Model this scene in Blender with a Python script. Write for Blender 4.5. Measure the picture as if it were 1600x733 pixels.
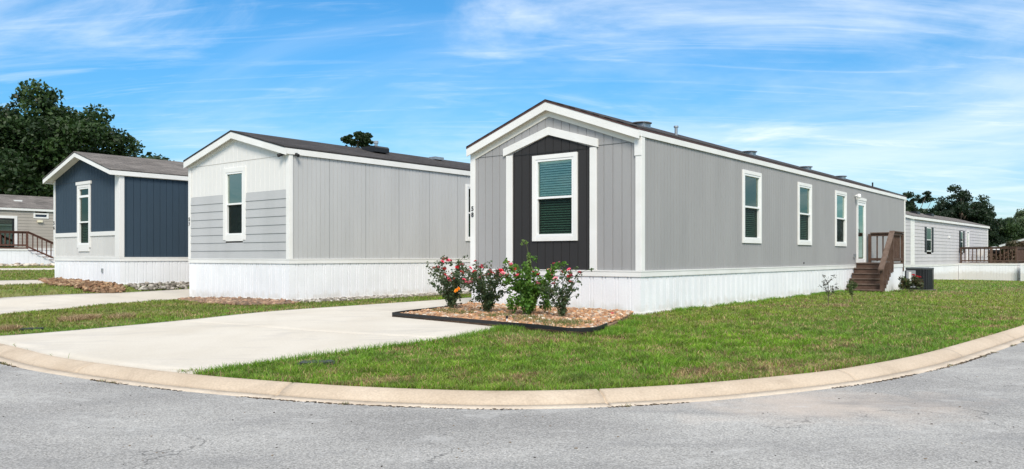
import bpy, math, random
import numpy as np
from mathutils import Vector, Matrix
R = math.radians
random.seed(7); rng = np.random.default_rng(11)
for o in list(bpy.data.objects): bpy.data.objects.remove(o)
S = bpy.context.scene; COL = S.collection

# ------------------------------------------------------------------ camera
cam = bpy.data.cameras.new('camera'); co = bpy.data.objects.new('camera', cam); COL.objects.link(co)
cam.sensor_width = 36; cam.lens = 36*1235/1600; cam.shift_y = 34.5/1600
cam.clip_end = 4000; cam.clip_start = 0.05
co.location = (0, 0, 1.10); co.rotation_euler = (R(90), 0, 0); S.camera = co

# ------------------------------------------------------------------ light
SUN_EL, SUN_AZ = 43, 176          # azimuth clockwise from +Y: behind the camera
wd = bpy.data.worlds.new('World'); S.world = wd; wd.use_nodes = True
nt = wd.node_tree; nt.nodes.clear()
def N(t, kind, **k):
    n = t.nodes.new(kind)
    for a, b in k.items(): setattr(n, a, b)
    return n
sky = N(nt, 'ShaderNodeTexSky', sky_type='NISHITA'); sky.sun_disc = False
sky.sun_elevation = R(SUN_EL); sky.sun_rotation = R(SUN_AZ); sky.air_density = 1.0; sky.dust_density = 0.6; sky.ozone_density = 2.5
tc = N(nt, 'ShaderNodeTexCoord'); sp = N(nt, 'ShaderNodeSeparateXYZ'); nt.links.new(tc.outputs['Generated'], sp.inputs[0])
def M(t, op, a, b=None, c=None, clamp=False):
    n = t.nodes.new('ShaderNodeMath'); n.operation = op; n.use_clamp = clamp
    for i, v in enumerate((a, b, c)):
        if v is None: continue
        if isinstance(v, (int, float)): n.inputs[i].default_value = v
        else: t.links.new(v, n.inputs[i])
    return n.outputs[0]
den = M(nt, 'ADD', M(nt, 'MAXIMUM', sp.outputs[2], 0.0), 0.13)
px = M(nt, 'DIVIDE', sp.outputs[0], den); py = M(nt, 'DIVIDE', sp.outputs[1], den)
cb = N(nt, 'ShaderNodeCombineXYZ'); nt.links.new(px, cb.inputs[0]); nt.links.new(py, cb.inputs[1])
def cloud(scale, rot, loc, nscale, detail, dist, lo, hi):
    mp = N(nt, 'ShaderNodeMapping'); mp.inputs['Scale'].default_value = scale; mp.inputs['Rotation'].default_value = (0, 0, R(rot)); mp.inputs['Location'].default_value = loc
    nt.links.new(cb.outputs[0], mp.inputs[0])
    n = N(nt, 'ShaderNodeTexNoise'); n.inputs['Scale'].default_value = nscale; n.inputs['Detail'].default_value = detail
    n.inputs['Roughness'].default_value = 0.6; n.inputs['Distortion'].default_value = dist; nt.links.new(mp.outputs[0], n.inputs['Vector'])
    r = N(nt, 'ShaderNodeMapRange', interpolation_type='SMOOTHSTEP'); r.inputs['From Min'].default_value = lo; r.inputs['From Max'].default_value = hi
    nt.links.new(n.outputs[0], r.inputs['Value']); return r.outputs[0]
c1 = cloud((0.6, 1.15, 1), -24, (2.3, 1.0, 0), 0.8, 9, 1.1, 0.49, 0.74)     # long streaks
c2 = cloud((0.7, .95, 1), 14, (5.1, 3.7, 0), 0.62, 7, 0.6, 0.35, 0.72)      # soft veils
c3 = cloud((0.45, 2.6, 1), 24, (0.4, 7.7, 0), 2.1, 10, 1.6, 0.50, 0.82)     # fine wisps
hi = N(nt, 'ShaderNodeMapRange', interpolation_type='SMOOTHSTEP'); hi.inputs['From Min'].default_value = .36; hi.inputs['From Max'].default_value = .75; hi.inputs['To Max'].default_value = .75
nt.links.new(sp.outputs[2], hi.inputs['Value'])          # unseen overcast towards the zenith, added to whiten and soften the ambient light
cl = M(nt, 'ADD', M(nt, 'ADD', M(nt, 'MULTIPLY', c1, 0.62), M(nt, 'MULTIPLY', c2, 0.58)), M(nt, 'ADD', M(nt, 'MULTIPLY', c3, 0.30), hi.outputs[0]), clamp=True)
hs = N(nt, 'ShaderNodeHueSaturation'); hs.inputs['Hue'].default_value = 0.497; hs.inputs['Saturation'].default_value = 1.12; hs.inputs['Value'].default_value = 1.0
tn = N(nt, 'ShaderNodeMix', data_type='RGBA', blend_type='MULTIPLY'); tn.inputs[0].default_value = 1; gr = N(nt, 'ShaderNodeMapRange', interpolation_type='SMOOTHSTEP'); gr.inputs['From Min'].default_value = 0; gr.inputs['From Max'].default_value = .30; nt.links.new(sp.outputs[2], gr.inputs['Value'])
gm = N(nt, 'ShaderNodeMix', data_type='RGBA'); nt.links.new(gr.outputs[0], gm.inputs[0]); gm.inputs[6].default_value = (.42, .62, .72, 1); gm.inputs[7].default_value = (.59, .86, 1.01, 1); nt.links.new(gm.outputs[2], tn.inputs[7])
nt.links.new(sky.outputs[0], tn.inputs[6]); nt.links.new(tn.outputs[2], hs.inputs['Color'])
mx = N(nt, 'ShaderNodeMix', data_type='RGBA'); nt.links.new(cl, mx.inputs[0]); nt.links.new(hs.outputs[0], mx.inputs[6])
mx.inputs[7].default_value = (6.7, 7.1, 7.5, 1)
bg = N(nt, 'ShaderNodeBackground'); bg.inputs['Strength'].default_value = 0.13; nt.links.new(mx.outputs[2], bg.inputs[0])
wo = N(nt, 'ShaderNodeOutputWorld'); nt.links.new(bg.outputs[0], wo.inputs[0])
sl = bpy.data.lights.new('sun', 'SUN'); sl.energy = 2.75; sl.angle = R(20); sl.color = (1, .915, .80)
so = bpy.data.objects.new('sun', sl); COL.objects.link(so)
sd = Vector((math.sin(R(SUN_AZ))*math.cos(R(SUN_EL)), math.cos(R(SUN_AZ))*math.cos(R(SUN_EL)), math.sin(R(SUN_EL))))
so.rotation_euler = sd.to_track_quat('Z', 'Y').to_euler(); so.location = sd*50
S.view_settings.view_transform = 'Standard'; S.view_settings.look = 'None'; S.view_settings.exposure = 0.38; S.view_settings.gamma = 1

# ------------------------------------------------------------------ helpers
class MB:
    def __init__(s): s.v = []; s.f = []; s.c = None
    def add(s, vs, fs):
        n = len(s.v); s.v += [tuple(p) for p in vs]; s.f += [tuple(i+n for i in f) for f in fs]
    def quad(s, a, b, c, d): s.add([a, b, c, d], [(0, 1, 2, 3)])
    def box(s, x0, x1, y0, y1, z0, z1):
        x0, x1 = sorted((x0, x1)); y0, y1 = sorted((y0, y1)); z0, z1 = sorted((z0, z1))
        s.add([(x0, y0, z0), (x1, y0, z0), (x1, y1, z0), (x0, y1, z0), (x0, y0, z1), (x1, y0, z1), (x1, y1, z1), (x0, y1, z1)],
              [(0, 3, 2, 1), (4, 5, 6, 7), (0, 1, 5, 4), (1, 2, 6, 5), (2, 3, 7, 6), (3, 0, 4, 7)])
    def prism(s, poly, off):               # poly: 3d points, off: extrusion vector
        n = len(poly); o = Vector(off)
        s.add([tuple(p) for p in poly]+[tuple(Vector(p)+o) for p in poly],
              [tuple(range(n))[::-1], tuple(range(n, 2*n))]+[(i, (i+1) % n, n+(i+1) % n, n+i) for i in range(n)])
    def tube(s, pts, rs, n=6, cap=True):
        pts = [Vector(p) for p in pts]
        if isinstance(rs, (int, float)): rs = [rs]*len(pts)
        rings = []
        for i, p in enumerate(pts):
            d = (pts[min(i+1, len(pts)-1)]-pts[max(i-1, 0)]).normalized()
            a = d.orthogonal().normalized(); b = d.cross(a)
            if rings:
                a = (pa-d*pa.dot(d)).normalized(); b = d.cross(a)
            pa = a
            rings.append([tuple(p+(a*math.cos(t)+b*math.sin(t))*rs[i]) for t in [2*math.pi*k/n for k in range(n)]])
        base = []; fs = []
        for r in rings: base += r
        for i in range(len(pts)-1):
            for k in range(n): fs.append((i*n+k, i*n+(k+1) % n, (i+1)*n+(k+1) % n, (i+1)*n+k))
        if cap: fs.append(tuple(range(n))[::-1]); fs.append(tuple(range((len(pts)-1)*n, len(pts)*n)))
        s.add(base, fs)
    def lathe(s, prof, c=(0, 0, 0), n=24):
        b = []; fs = []
        for r, z in prof: b += [(c[0]+r*math.cos(2*math.pi*k/n), c[1]+r*math.sin(2*math.pi*k/n), c[2]+z) for k in range(n)]
        for i in range(len(prof)-1):
            for k in range(n): fs.append((i*n+k, i*n+(k+1) % n, (i+1)*n+(k+1) % n, (i+1)*n+k))
        s.add(b, fs)
    def build_each(s, name, mat, parent=None, bevel=0):
        """one object for each connected piece"""
        n = len(s.v); par = list(range(n))
        def find(i):
            while par[i] != i: par[i] = par[par[i]]; i = par[i]
            return i
        for f in s.f:
            a = find(f[0])
            for i in f[1:]: par[find(i)] = a
        gr = {}
        for f in s.f: gr.setdefault(find(f[0]), []).append(f)
        for fs in gr.values():
            m = MB(); ids = sorted({i for f in fs for i in f}); mp = {i: k for k, i in enumerate(ids)}
            m.v = [s.v[i] for i in ids]; m.f = [tuple(mp[i] for i in f) for f in fs]; m.build(name, mat, parent, bevel=bevel)
    def build(s, name, mat, parent=None, smooth=False, bevel=0, label=None):
        me = bpy.data.meshes.new(name); me.from_pydata(s.v, [], s.f); me.materials.append(mat); me.update()
        if smooth: me.polygons.foreach_set('use_smooth', [True]*len(me.polygons))
        o = bpy.data.objects.new(name, me); COL.objects.link(o)
        if parent: o.parent = parent
        if label: o['label'] = label
        if bevel:
            b = o.modifiers.new('bevel', 'BEVEL'); b.width = bevel; b.segments = 1; b.limit_method = 'ANGLE'
        return o
def npmesh(name, V, F, mat, parent=None, col=None, smooth=False):
    """fast mesh from numpy: V (n,3); F list of (array (m,k))"""
    me = bpy.data.meshes.new(name); me.vertices.add(len(V)); me.vertices.foreach_set('co', np.asarray(V, np.float32).ravel())
    nl = sum(f.size for f in F); npol = sum(len(f) for f in F)
    me.loops.add(nl); me.polygons.add(npol)
    me.loops.foreach_set('vertex_index', np.concatenate([f.ravel() for f in F]).astype(np.int32))
    st = []; k = 0
    for f in F:
        st.append(k+np.arange(len(f))*f.shape[1]); k += f.size
    me.polygons.foreach_set('loop_start', np.concatenate(st).astype(np.int32))
    if col is not None:
        a = me.attributes.new('tint', 'FLOAT_COLOR', 'POINT'); a.data.foreach_set('color', np.asarray(col, np.float32).ravel())
    me.materials.append(mat); me.update(calc_edges=True); me.validate()
    if smooth: me.polygons.foreach_set('use_smooth', [True]*len(me.polygons))
    o = bpy.data.objects.new(name, me); COL.objects.link(o)
    if parent: o.parent = parent
    return o
def tag(o, label=None, cat=None, group=None, kind=None):
    if label: o['label'] = label
    if cat: o['category'] = cat
    if group: o['group'] = group
    if kind: o['kind'] = kind
    return o
def thing(name, loc, rz=0, label=None, cat=None, group=None):
    o = bpy.data.objects.new(name, None); o.empty_display_size = .3; COL.objects.link(o); o.location = loc; o.rotation_euler = (0, 0, rz)
    return tag(o, label, cat, group)

def pmat(name, col, rough=.7, col2=None, nscale=2.0, lo=.35, hi=.65, bump=0, bscale=40, bstretch=(1, 1, 1), spec=.3, fine=0, fscale=90, metal=0, stretch=(1, 1, 1), seed=0):
    m = bpy.data.materials.new(name); m.use_nodes = True; t = m.node_tree; b = t.nodes['Principled BSDF']
    b.inputs['Roughness'].default_value = rough; b.inputs['Specular IOR Level'].default_value = spec; b.inputs['Metallic'].default_value = metal
    b.inputs['Base Color'].default_value = (*col, 1)
    c = N(t, 'ShaderNodeTexCoord'); out = None
    if col2:
        mp = N(t, 'ShaderNodeMapping'); mp.inputs['Scale'].default_value = stretch; mp.inputs['Location'].default_value = (seed, seed*2, 0); t.links.new(c.outputs['Object'], mp.inputs[0])
        n = N(t, 'ShaderNodeTexNoise'); n.inputs['Scale'].default_value = nscale; n.inputs['Detail'].default_value = 7; t.links.new(mp.outputs[0], n.inputs['Vector'])
        r = N(t, 'ShaderNodeMapRange'); r.inputs['From Min'].default_value = lo; r.inputs['From Max'].default_value = hi; t.links.new(n.outputs[0], r.inputs['Value'])
        x = N(t, 'ShaderNodeMix', data_type='RGBA'); t.links.new(r.outputs[0], x.inputs[0]); x.inputs[6].default_value = (*col, 1); x.inputs[7].default_value = (*col2, 1)
        out = x.outputs[2]
    if fine:
        n = N(t, 'ShaderNodeTexNoise'); n.inputs['Scale'].default_value = fscale; n.inputs['Detail'].default_value = 3; t.links.new(c.outputs['Object'], n.inputs['Vector'])
        r = N(t, 'ShaderNodeMapRange'); r.inputs['From Min'].default_value = .3; r.inputs['From Max'].default_value = .7; r.inputs['To Min'].default_value = 1-fine; r.inputs['To Max'].default_value = 1+fine
        t.links.new(n.outputs[0], r.inputs['Value'])
        x = N(t, 'ShaderNodeMix', data_type='RGBA', blend_type='MULTIPLY'); x.inputs[0].default_value = 1
        if out: t.links.new(out, x.inputs[6])
        else: x.inputs[6].default_value = (*col, 1)
        t.links.new(r.outputs[0], x.inputs[7]); out = x.outputs[2]
    if out: t.links.new(out, b.inputs['Base Color'])
    if bump:
        mp = N(t, 'ShaderNodeMapping'); mp.inputs['Scale'].default_value = bstretch; t.links.new(c.outputs['Object'], mp.inputs[0])
        n = N(t, 'ShaderNodeTexNoise'); n.inputs['Scale'].default_value = bscale; n.inputs['Detail'].default_value = 6; t.links.new(mp.outputs[0], n.inputs['Vector'])
        bp = N(t, 'ShaderNodeBump'); bp.inputs['Strength'].default_value = bump; bp.inputs['Distance'].default_value = .01; t.links.new(n.outputs[0], bp.inputs['Height']); t.links.new(bp.outputs[0], b.inputs['Normal'])
    m['out'] = 1
    return m
def tintmat(name, rough=.6, trans=.3, spec=.25):
    m = bpy.data.materials.new(name); m.use_nodes = True; t = m.node_tree; b = t.nodes['Principled BSDF']
    a = N(t, 'ShaderNodeAttribute', attribute_name='tint'); t.links.new(a.outputs['Color'], b.inputs['Base Color'])
    b.inputs['Roughness'].default_value = rough; b.inputs['Specular IOR Level'].default_value = spec
    if trans:
        tr = N(t, 'ShaderNodeBsdfTranslucent'); t.links.new(a.outputs['Color'], tr.inputs[0])
        x = N(t, 'ShaderNodeMixShader'); x.inputs[0].default_value = trans
        t.links.new(b.outputs[0], x.inputs[1]); t.links.new(tr.outputs[0], x.inputs[2]); t.links.new(x.outputs[0], t.nodes['Material Output'].inputs[0])
    return m
def glassmat(name, tint, refl=.28):
    m = bpy.data.materials.new(name); m.use_nodes = True; t = m.node_tree; t.nodes.clear()
    o = N(t, 'ShaderNodeOutputMaterial'); g = N(t, 'ShaderNodeBsdfGlossy'); g.inputs['Roughness'].default_value = .01; g.inputs[0].default_value = (.82, .95, .84, 1)
    tr = N(t, 'ShaderNodeBsdfTransparent'); tr.inputs[0].default_value = (*tint, 1)
    f = N(t, 'ShaderNodeFresnel'); f.inputs[0].default_value = 1.5; x = N(t, 'ShaderNodeMixShader')
    k = M(t, 'ADD', f.outputs[0], refl, clamp=True); t.links.new(k, x.inputs[0]); t.links.new(tr.outputs[0], x.inputs[1]); t.links.new(g.outputs[0], x.inputs[2]); t.links.new(x.outputs[0], o.inputs[0])
    return m
def dirtmat(name, col, dirt, z0, z1, amount=.6, rough=.5, fine=.03):
    """painted or vinyl panel with splashed dirt low down (object z between z0 and z1)"""
    m = pmat(name, col, rough, tuple(c*.93 for c in col), 1.2, fine=fine, fscale=30)
    t = m.node_tree; b = t.nodes['Principled BSDF']; src = b.inputs['Base Color'].links[0].from_socket
    c = N(t, 'ShaderNodeTexCoord'); s = N(t, 'ShaderNodeSeparateXYZ'); t.links.new(c.outputs['Object'], s.inputs[0])
    n = N(t, 'ShaderNodeTexNoise'); n.inputs['Scale'].default_value = 5; n.inputs['Detail'].default_value = 8; t.links.new(c.outputs['Object'], n.inputs['Vector'])
    h = M(t, 'ADD', s.outputs[2], M(t, 'MULTIPLY', M(t, 'SUBTRACT', n.outputs[0], .5), .5))
    r = N(t, 'ShaderNodeMapRange'); r.inputs['From Min'].default_value = z1; r.inputs['From Max'].default_value = z0; r.inputs['To Max'].default_value = amount; t.links.new(h, r.inputs['Value'])
    x = N(t, 'ShaderNodeMix', data_type='RGBA'); t.links.new(r.outputs[0], x.inputs[0]); t.links.new(src, x.inputs[6]); x.inputs[7].default_value = (*dirt, 1)
    t.links.new(x.outputs[2], b.inputs['Base Color']); return m
def shinglemat(name, col, col2, rowh=.14):
    m = bpy.data.materials.new(name); m.use_nodes = True; t = m.node_tree; b = t.nodes['Principled BSDF']; b.inputs['Roughness'].default_value = .95; b.inputs['Specular IOR Level'].default_value = .15
    c = N(t, 'ShaderNodeTexCoord'); k = N(t, 'ShaderNodeTexBrick'); t.links.new(c.outputs['Object'], k.inputs['Vector'])
    k.inputs['Scale'].default_value = 1; k.inputs['Brick Width'].default_value = .3; k.inputs['Row Height'].default_value = rowh; k.inputs['Mortar Size'].default_value = .006
    k.inputs['Color1'].default_value = (*col, 1); k.inputs['Color2'].default_value = (*col2, 1); k.inputs['Mortar'].default_value = (col[0]*.4, col[1]*.4, col[2]*.4, 1)
    n = N(t, 'ShaderNodeTexNoise'); n.inputs['Scale'].default_value = 1.3; n.inputs['Detail'].default_value = 9; t.links.new(c.outputs['Object'], n.inputs['Vector'])
    r = N(t, 'ShaderNodeMapRange'); r.inputs['From Min'].default_value = .3; r.inputs['From Max'].default_value = .7; r.inputs['To Min'].default_value = .75; r.inputs['To Max'].default_value = 1.25; t.links.new(n.outputs[0], r.inputs['Value'])
    x = N(t, 'ShaderNodeMix', data_type='RGBA', blend_type='MULTIPLY'); x.inputs[0].default_value = 1; t.links.new(k.outputs[0], x.inputs[6]); t.links.new(r.outputs[0], x.inputs[7]); t.links.new(x.outputs[2], b.inputs['Base Color'])
    bp = N(t, 'ShaderNodeBump'); bp.inputs['Strength'].default_value = .5; bp.inputs['Distance'].default_value = .01; t.links.new(k.outputs['Fac'], bp.inputs['Height']); t.links.new(bp.outputs[0], b.inputs['Normal'])
    return m

# ------------------------------------------------------------------ terrain
LV = np.array((-.7826, .6225)); RV = np.array((.6225, .7826))
KT = np.array([(-7.35, 11.35), (-5.68, 9.86), (-4.37, 8.96), (-3.36, 8.38), (-2.6, 8.02), (-1.59, 7.63), (-0.6, 7.40), (0.0, 7.35), (0.6, 7.41), (1.23, 7.57), (2.04, 7.88), (3.3, 8.55), (4.09, 9.13), (5.05, 9.95), (6.34, 11.25), (9.26, 14.35)])
KP = np.vstack([[KT[0]+LV*70], [KT[0]+LV*12], [KT[0]+LV*4], KT, [KT[-1]+RV*5+np.array((.3, -.1))], [KT[-1]+RV*20+np.array((.5, -.2))], [KT[-1]+RV*90+np.array((.5, -.2))]])
def catmull(P, step):
    out = []
    for i in range(len(P)-1):
        p0, p1, p2, p3 = P[max(i-1, 0)], P[i], P[i+1], P[min(i+2, len(P)-1)]
        L = np.hypot(*(p2-p1)); n = max(2, int(L/step))
        if L > 8:      # long straight leg
            for k in range(n): out.append(p1+(p2-p1)*k/n)
            continue
        for k in range(n):
            t = k/n; out.append(.5*((2*p1)+(p2-p0)*t+(2*p0-5*p1+4*p2-p3)*t*t+(3*p1-p0-3*p2+p3)*t**3))
    out.append(P[-1]); return np.array(out)
KC = catmull(KP, .3)
def kdist(P):
    P = np.asarray(P, float).reshape(-1, 2); best = np.full(len(P), 1e9); sg = np.ones(len(P))
    Q = KP
    Q = KC[::2] if len(KC) % 2 else np.vstack([KC[::2], KC[-1:]])
    for i in range(len(Q)-1):
        a = Q[i]; ab = Q[i+1]-a; t = np.clip(((P-a)@ab)/(ab@ab), 0, 1); q = a+t[:, None]*ab; d = np.hypot(P[:, 0]-q[:, 0], P[:, 1]-q[:, 1])
        s = np.sign(ab[0]*(P[:, 1]-a[1])-ab[1]*(P[:, 0]-a[0])); m = d < best-1e-9; best[m] = d[m]; sg[m] = s[m]
    return best*sg
def rise(P):
    P = np.asarray(P, float).reshape(-1, 2); u = P@LV; w = .6*P[:, 0]+.8*P[:, 1]
    return np.interp(u, [18, 21, 22.7, 23.5, 28, 48, 100], [0, -.08, .11, .26, .34, .66, .8])*np.clip((P[:, 0]*.6225+P[:, 1]*.7826-2)/4, 0, 1) + np.interp(w, [36, 48.6, 58.8, 80], [0, -.17, -.45, -.6])
def ground(P):
    d = kdist(P); t = np.clip(d/5.5, 0, 1); t = t*t*(3-2*t)
    z = -.15*(1-t); z = np.where(d < -.02, np.maximum(-.45, -.15+(d+.02)*1.1), z); z = np.where(d < -11, -.25, z)
    return z+rise(P)
def gz(x, y): return float(ground([(x, y)])[0])

# materials
CONC = pmat('concrete_slab', (.50, .455, .39), .85, (.58, .54, .48), .55, .3, .7, bump=.25, bscale=60, fine=.05, fscale=40, stretch=(1.3, .8, 1))
KERBM = pmat('kerb_concrete', (.42, .335, .25), .85, (.52, .43, .335), 1.1, .3, .7, bump=.3, bscale=50, fine=.10, fscale=45)
SOIL = pmat('lawn_soil', (.13, .17, .035), .95, (.26, .20, .10), .9, .45, .72, bump=.6, bscale=25, fine=.35, fscale=30)
ASPH = pmat('asphalt', (.255, .248, .241), .9, (.395, .385, .37), .55, .32, .70, bump=.8, bscale=110, fine=.30, fscale=75, stretch=(.7, 1.6, 1))
def stains(m, lo, hi, col, amt, sc, st):
    t = m.node_tree; b = t.nodes['Principled BSDF']; src = b.inputs['Base Color'].links[0].from_socket
    c = N(t, 'ShaderNodeTexCoord'); mp = N(t, 'ShaderNodeMapping'); mp.inputs['Scale'].default_value = st; mp.inputs['Rotation'].default_value = (0, 0, R(-35)); t.links.new(c.outputs['Object'], mp.inputs[0])
    n = N(t, 'ShaderNodeTexNoise'); n.inputs['Scale'].default_value = sc; n.inputs['Detail'].default_value = 10; n.inputs['Roughness'].default_value = .68; n.inputs['Distortion'].default_value = .6; t.links.new(mp.outputs[0], n.inputs['Vector'])
    r = N(t, 'ShaderNodeMapRange'); r.inputs['From Min'].default_value = lo; r.inputs['From Max'].default_value = hi; r.inputs['To Max'].default_value = amt; t.links.new(n.outputs[0], r.inputs['Value'])
    x = N(t, 'ShaderNodeMix', data_type='RGBA'); t.links.new(r.outputs[0], x.inputs[0]); t.links.new(src, x.inputs[6]); x.inputs[7].default_value = (*col, 1); t.links.new(x.outputs[2], b.inputs['Base Color'])
stains(CONC, .52, .72, (.36, .34, .32), .55, .55, (1, 3, 1)); stains(KERBM, .52, .75, (.26, .20, .15), .6, 1.6, (1, 1, 1))
def cracks():
    t = ASPH.node_tree; b = t.nodes['Principled BSDF']; src = b.inputs['Base Color'].links[0].from_socket
    c = N(t, 'ShaderNodeTexCoord'); n = N(t, 'ShaderNodeTexNoise'); n.inputs['Scale'].default_value = 1.6; n.inputs['Detail'].default_value = 8; t.links.new(c.outputs['Object'], n.inputs['Vector'])
    ad = N(t, 'ShaderNodeMix', data_type='RGBA', blend_type='ADD'); ad.inputs[0].default_value = .9; t.links.new(c.outputs['Object'], ad.inputs[6]); t.links.new(n.outputs['Color'], ad.inputs[7])
    v = N(t, 'ShaderNodeTexVoronoi', feature='DISTANCE_TO_EDGE'); v.inputs['Scale'].default_value = .38; t.links.new(ad.outputs[2], v.inputs['Vector'])
    r = N(t, 'ShaderNodeMapRange'); r.inputs['From Min'].default_value = .0035; r.inputs['From Max'].default_value = .001; r.inputs['To Max'].default_value = .6; t.links.new(v.outputs['Distance'], r.inputs['Value'])
    n2 = N(t, 'ShaderNodeTexNoise'); n2.inputs['Scale'].default_value = .7; t.links.new(c.outputs['Object'], n2.inputs['Vector']); r2 = N(t, 'ShaderNodeMapRange'); r2.inputs['From Min'].default_value = .48; r2.inputs['From Max'].default_value = .58; t.links.new(n2.outputs[0], r2.inputs['Value'])
    x = N(t, 'ShaderNodeMix', data_type='RGBA'); t.links.new(M(t, 'MULTIPLY', r.outputs[0], r2.outputs[0]), x.inputs[0]); t.links.new(src, x.inputs[6]); x.inputs[7].default_value = (.06, .06, .06, 1); t.links.new(x.outputs[2], b.inputs['Base Color'])
def asphalt_extra():
    t = ASPH.node_tree; b = t.nodes['Principled BSDF']; src = b.inputs['Base Color'].links[0].from_socket
    c = N(t, 'ShaderNodeTexCoord')
    v = N(t, 'ShaderNodeTexVoronoi'); v.inputs['Scale'].default_value = 95; t.links.new(c.outputs['Object'], v.inputs['Vector'])
    r = N(t, 'ShaderNodeMapRange'); r.inputs['From Min'].default_value = 0; r.inputs['From Max'].default_value = 1; r.inputs['To Min'].default_value = .70; r.inputs['To Max'].default_value = 1.32
    sc = N(t, 'ShaderNodeSeparateColor'); t.links.new(v.outputs['Color'], sc.inputs[0]); t.links.new(sc.outputs[0], r.inputs['Value'])
    x = N(t, 'ShaderNodeMix', data_type='RGBA', blend_type='MULTIPLY'); x.inputs[0].default_value = 1; t.links.new(src, x.inputs[6]); t.links.new(r.outputs[0], x.inputs[7])
    # washed-out sand spread by the gutter on the right of the bend
    vm = N(t, 'ShaderNodeVectorMath', operation='DISTANCE'); mp = N(t, 'ShaderNodeMapping'); mp.inputs['Location'].default_value = (-2.75*.55-.0, -7.15, 0); mp.inputs['Scale'].default_value = (.55, 1, 0)
    t.links.new(c.outputs['Object'], mp.inputs[0]); t.links.new(mp.outputs[0], vm.inputs[0]); vm.inputs[1].default_value = (0, 0, 0)
    n = N(t, 'ShaderNodeTexNoise'); n.inputs['Scale'].default_value = 3; n.inputs['Detail'].default_value = 8; t.links.new(c.outputs['Object'], n.inputs['Vector'])
    h = M(t, 'ADD', vm.outputs['Value'], M(t, 'MULTIPLY', M(t, 'SUBTRACT', n.outputs[0], .5), 1.4))
    r2 = N(t, 'ShaderNodeMapRange'); r2.inputs['From Min'].default_value = .95; r2.inputs['From Max'].default_value = .1; r2.inputs['To Max'].default_value = .65; t.links.new(h, r2.inputs['Value'])
    y = N(t, 'ShaderNodeMix', data_type='RGBA'); t.links.new(r2.outputs[0], y.inputs[0]); t.links.new(x.outputs[2], y.inputs[6]); y.inputs[7].default_value = (.52, .44, .38, 1)
    t.links.new(y.outputs[2], b.inputs['Base Color'])
asphalt_extra(); cracks(); stains(ASPH, .50, .75, (.17, .17, .175), .55, .5, (1, 2.6, 1)); stains(ASPH, .55, .66, (.52, .51, .50), .35, 2.2, (1, 1.6, 1))

# ground sheet
xs = np.unique(np.round(np.concatenate([-np.geomspace(18, 1500, 26)[::-1], np.arange(-18, 18.01, .22), np.geomspace(18, 1500, 26)]), 3))
ys = np.unique(np.round(np.concatenate([-np.geomspace(4, 1500, 22)[::-1], np.arange(-4, 34.01, .22), np.geomspace(34, 1500, 30)]), 3))
GX, GY = np.meshgrid(xs, ys); P2 = np.c_[GX.ravel(), GY.ravel()]; Z = ground(P2)-.015
nx = len(xs); ii = (np.arange(len(ys)-1)[:, None]*nx+np.arange(nx-1)[None]).ravel()
tag(npmesh('ground', np.c_[P2, Z], [np.c_[ii, ii+1, ii+nx+1, ii+nx]], SOIL, smooth=True), kind='structure')

# kerb and road strips
def normals(C):
    T = np.gradient(C, axis=0); T /= np.hypot(T[:, 0], T[:, 1])[:, None]; return np.c_[T[:, 1], -T[:, 0]]   # towards the road
st = []; kd = catmull(KP, .12); acc = 0; nxt = 1.1
seg = np.r_[0, np.cumsum(np.hypot(*np.diff(kd, axis=0).T))]
near = (seg > 0); joints = []
k0 = seg[np.argmin(np.hypot(kd[:, 0]+2.2, kd[:, 1]-7.9))]
for j in range(-9, 14): joints.append(k0+j*3.05)
keep = sorted(set(np.round(np.concatenate([seg[::1]]+[np.array([j-.016, j-.010, j+.010, j+.016]) for j in joints]), 4)))
keep = np.array(keep); CX = np.c_[np.interp(keep, seg, kd[:, 0]), np.interp(keep, seg, kd[:, 1])]; NN = normals(np.c_[np.interp(keep, seg, kd[:, 0]), np.interp(keep, seg, kd[:, 1])])
dip = np.array([1.0 if min(abs(k-j) for j in joints) < .0105 else 0 for k in keep])*.022
prof = [(-.005, -.30), (0, -.152), (.012, -.145), (.06, -.149), (.12, -.160), (.18, -.182), (.225, -.207), (.25, -.226), (.252, -.26)]
VV = []; rz_ = rise(CX)
for d, z in prof: VV.append(np.c_[CX+NN*d, z+rz_-dip])
n = len(CX); VV = np.vstack(VV); F = []
for r_ in range(len(prof)-1):
    a = r_*n+np.arange(n-1); F.append(np.c_[a, a+1, a+1+n, a+n])
tag(npmesh('kerb', VV, [np.vstack(F)], KERBM, smooth=False), kind='structure')
GUTM = pmat('gutter_concrete', (.56, .48, .39), .85, (.44, .36, .28), 2.5, .35, .7, bump=.3, bscale=50, fine=.12, fscale=45)
VV = []; wob = .006*np.sin(keep*7.3)+.005*np.sin(keep*19.1)
for d, z in ((.256, -.26), (.258, -.2325), (.43, -.2372), (.435, -.26)): VV.append(np.c_[CX+NN*(d+(wob if d > .4 else 0*wob))[:, None], z+rz_-dip*.6])
F = []
for r_ in range(3):
    a = r_*n+np.arange(n-1); F.append(np.c_[a, a+1, a+1+n, a+n])
tag(npmesh('gutter', np.vstack(VV), [np.vstack(F)], GUTM), kind='structure')
CR = catmull(KP, .25); NR = normals(CR); rows = [.432, .8, 1.3, 2, 3, 4.5, 6.5, 9, 11]; VV = []
for d in rows: VV.append(np.c_[CR+NR*d, rise(CR)-.2365+.0*d])
n = len(CR); F = []
for r_ in range(len(rows)-1):
    a = r_*n+np.arange(n-1); F.append(np.c_[a, a+1, a+1+n, a+n])
tag(npmesh('road', np.vstack(VV), [np.vstack(F)], ASPH, smooth=True), kind='structure')

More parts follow.
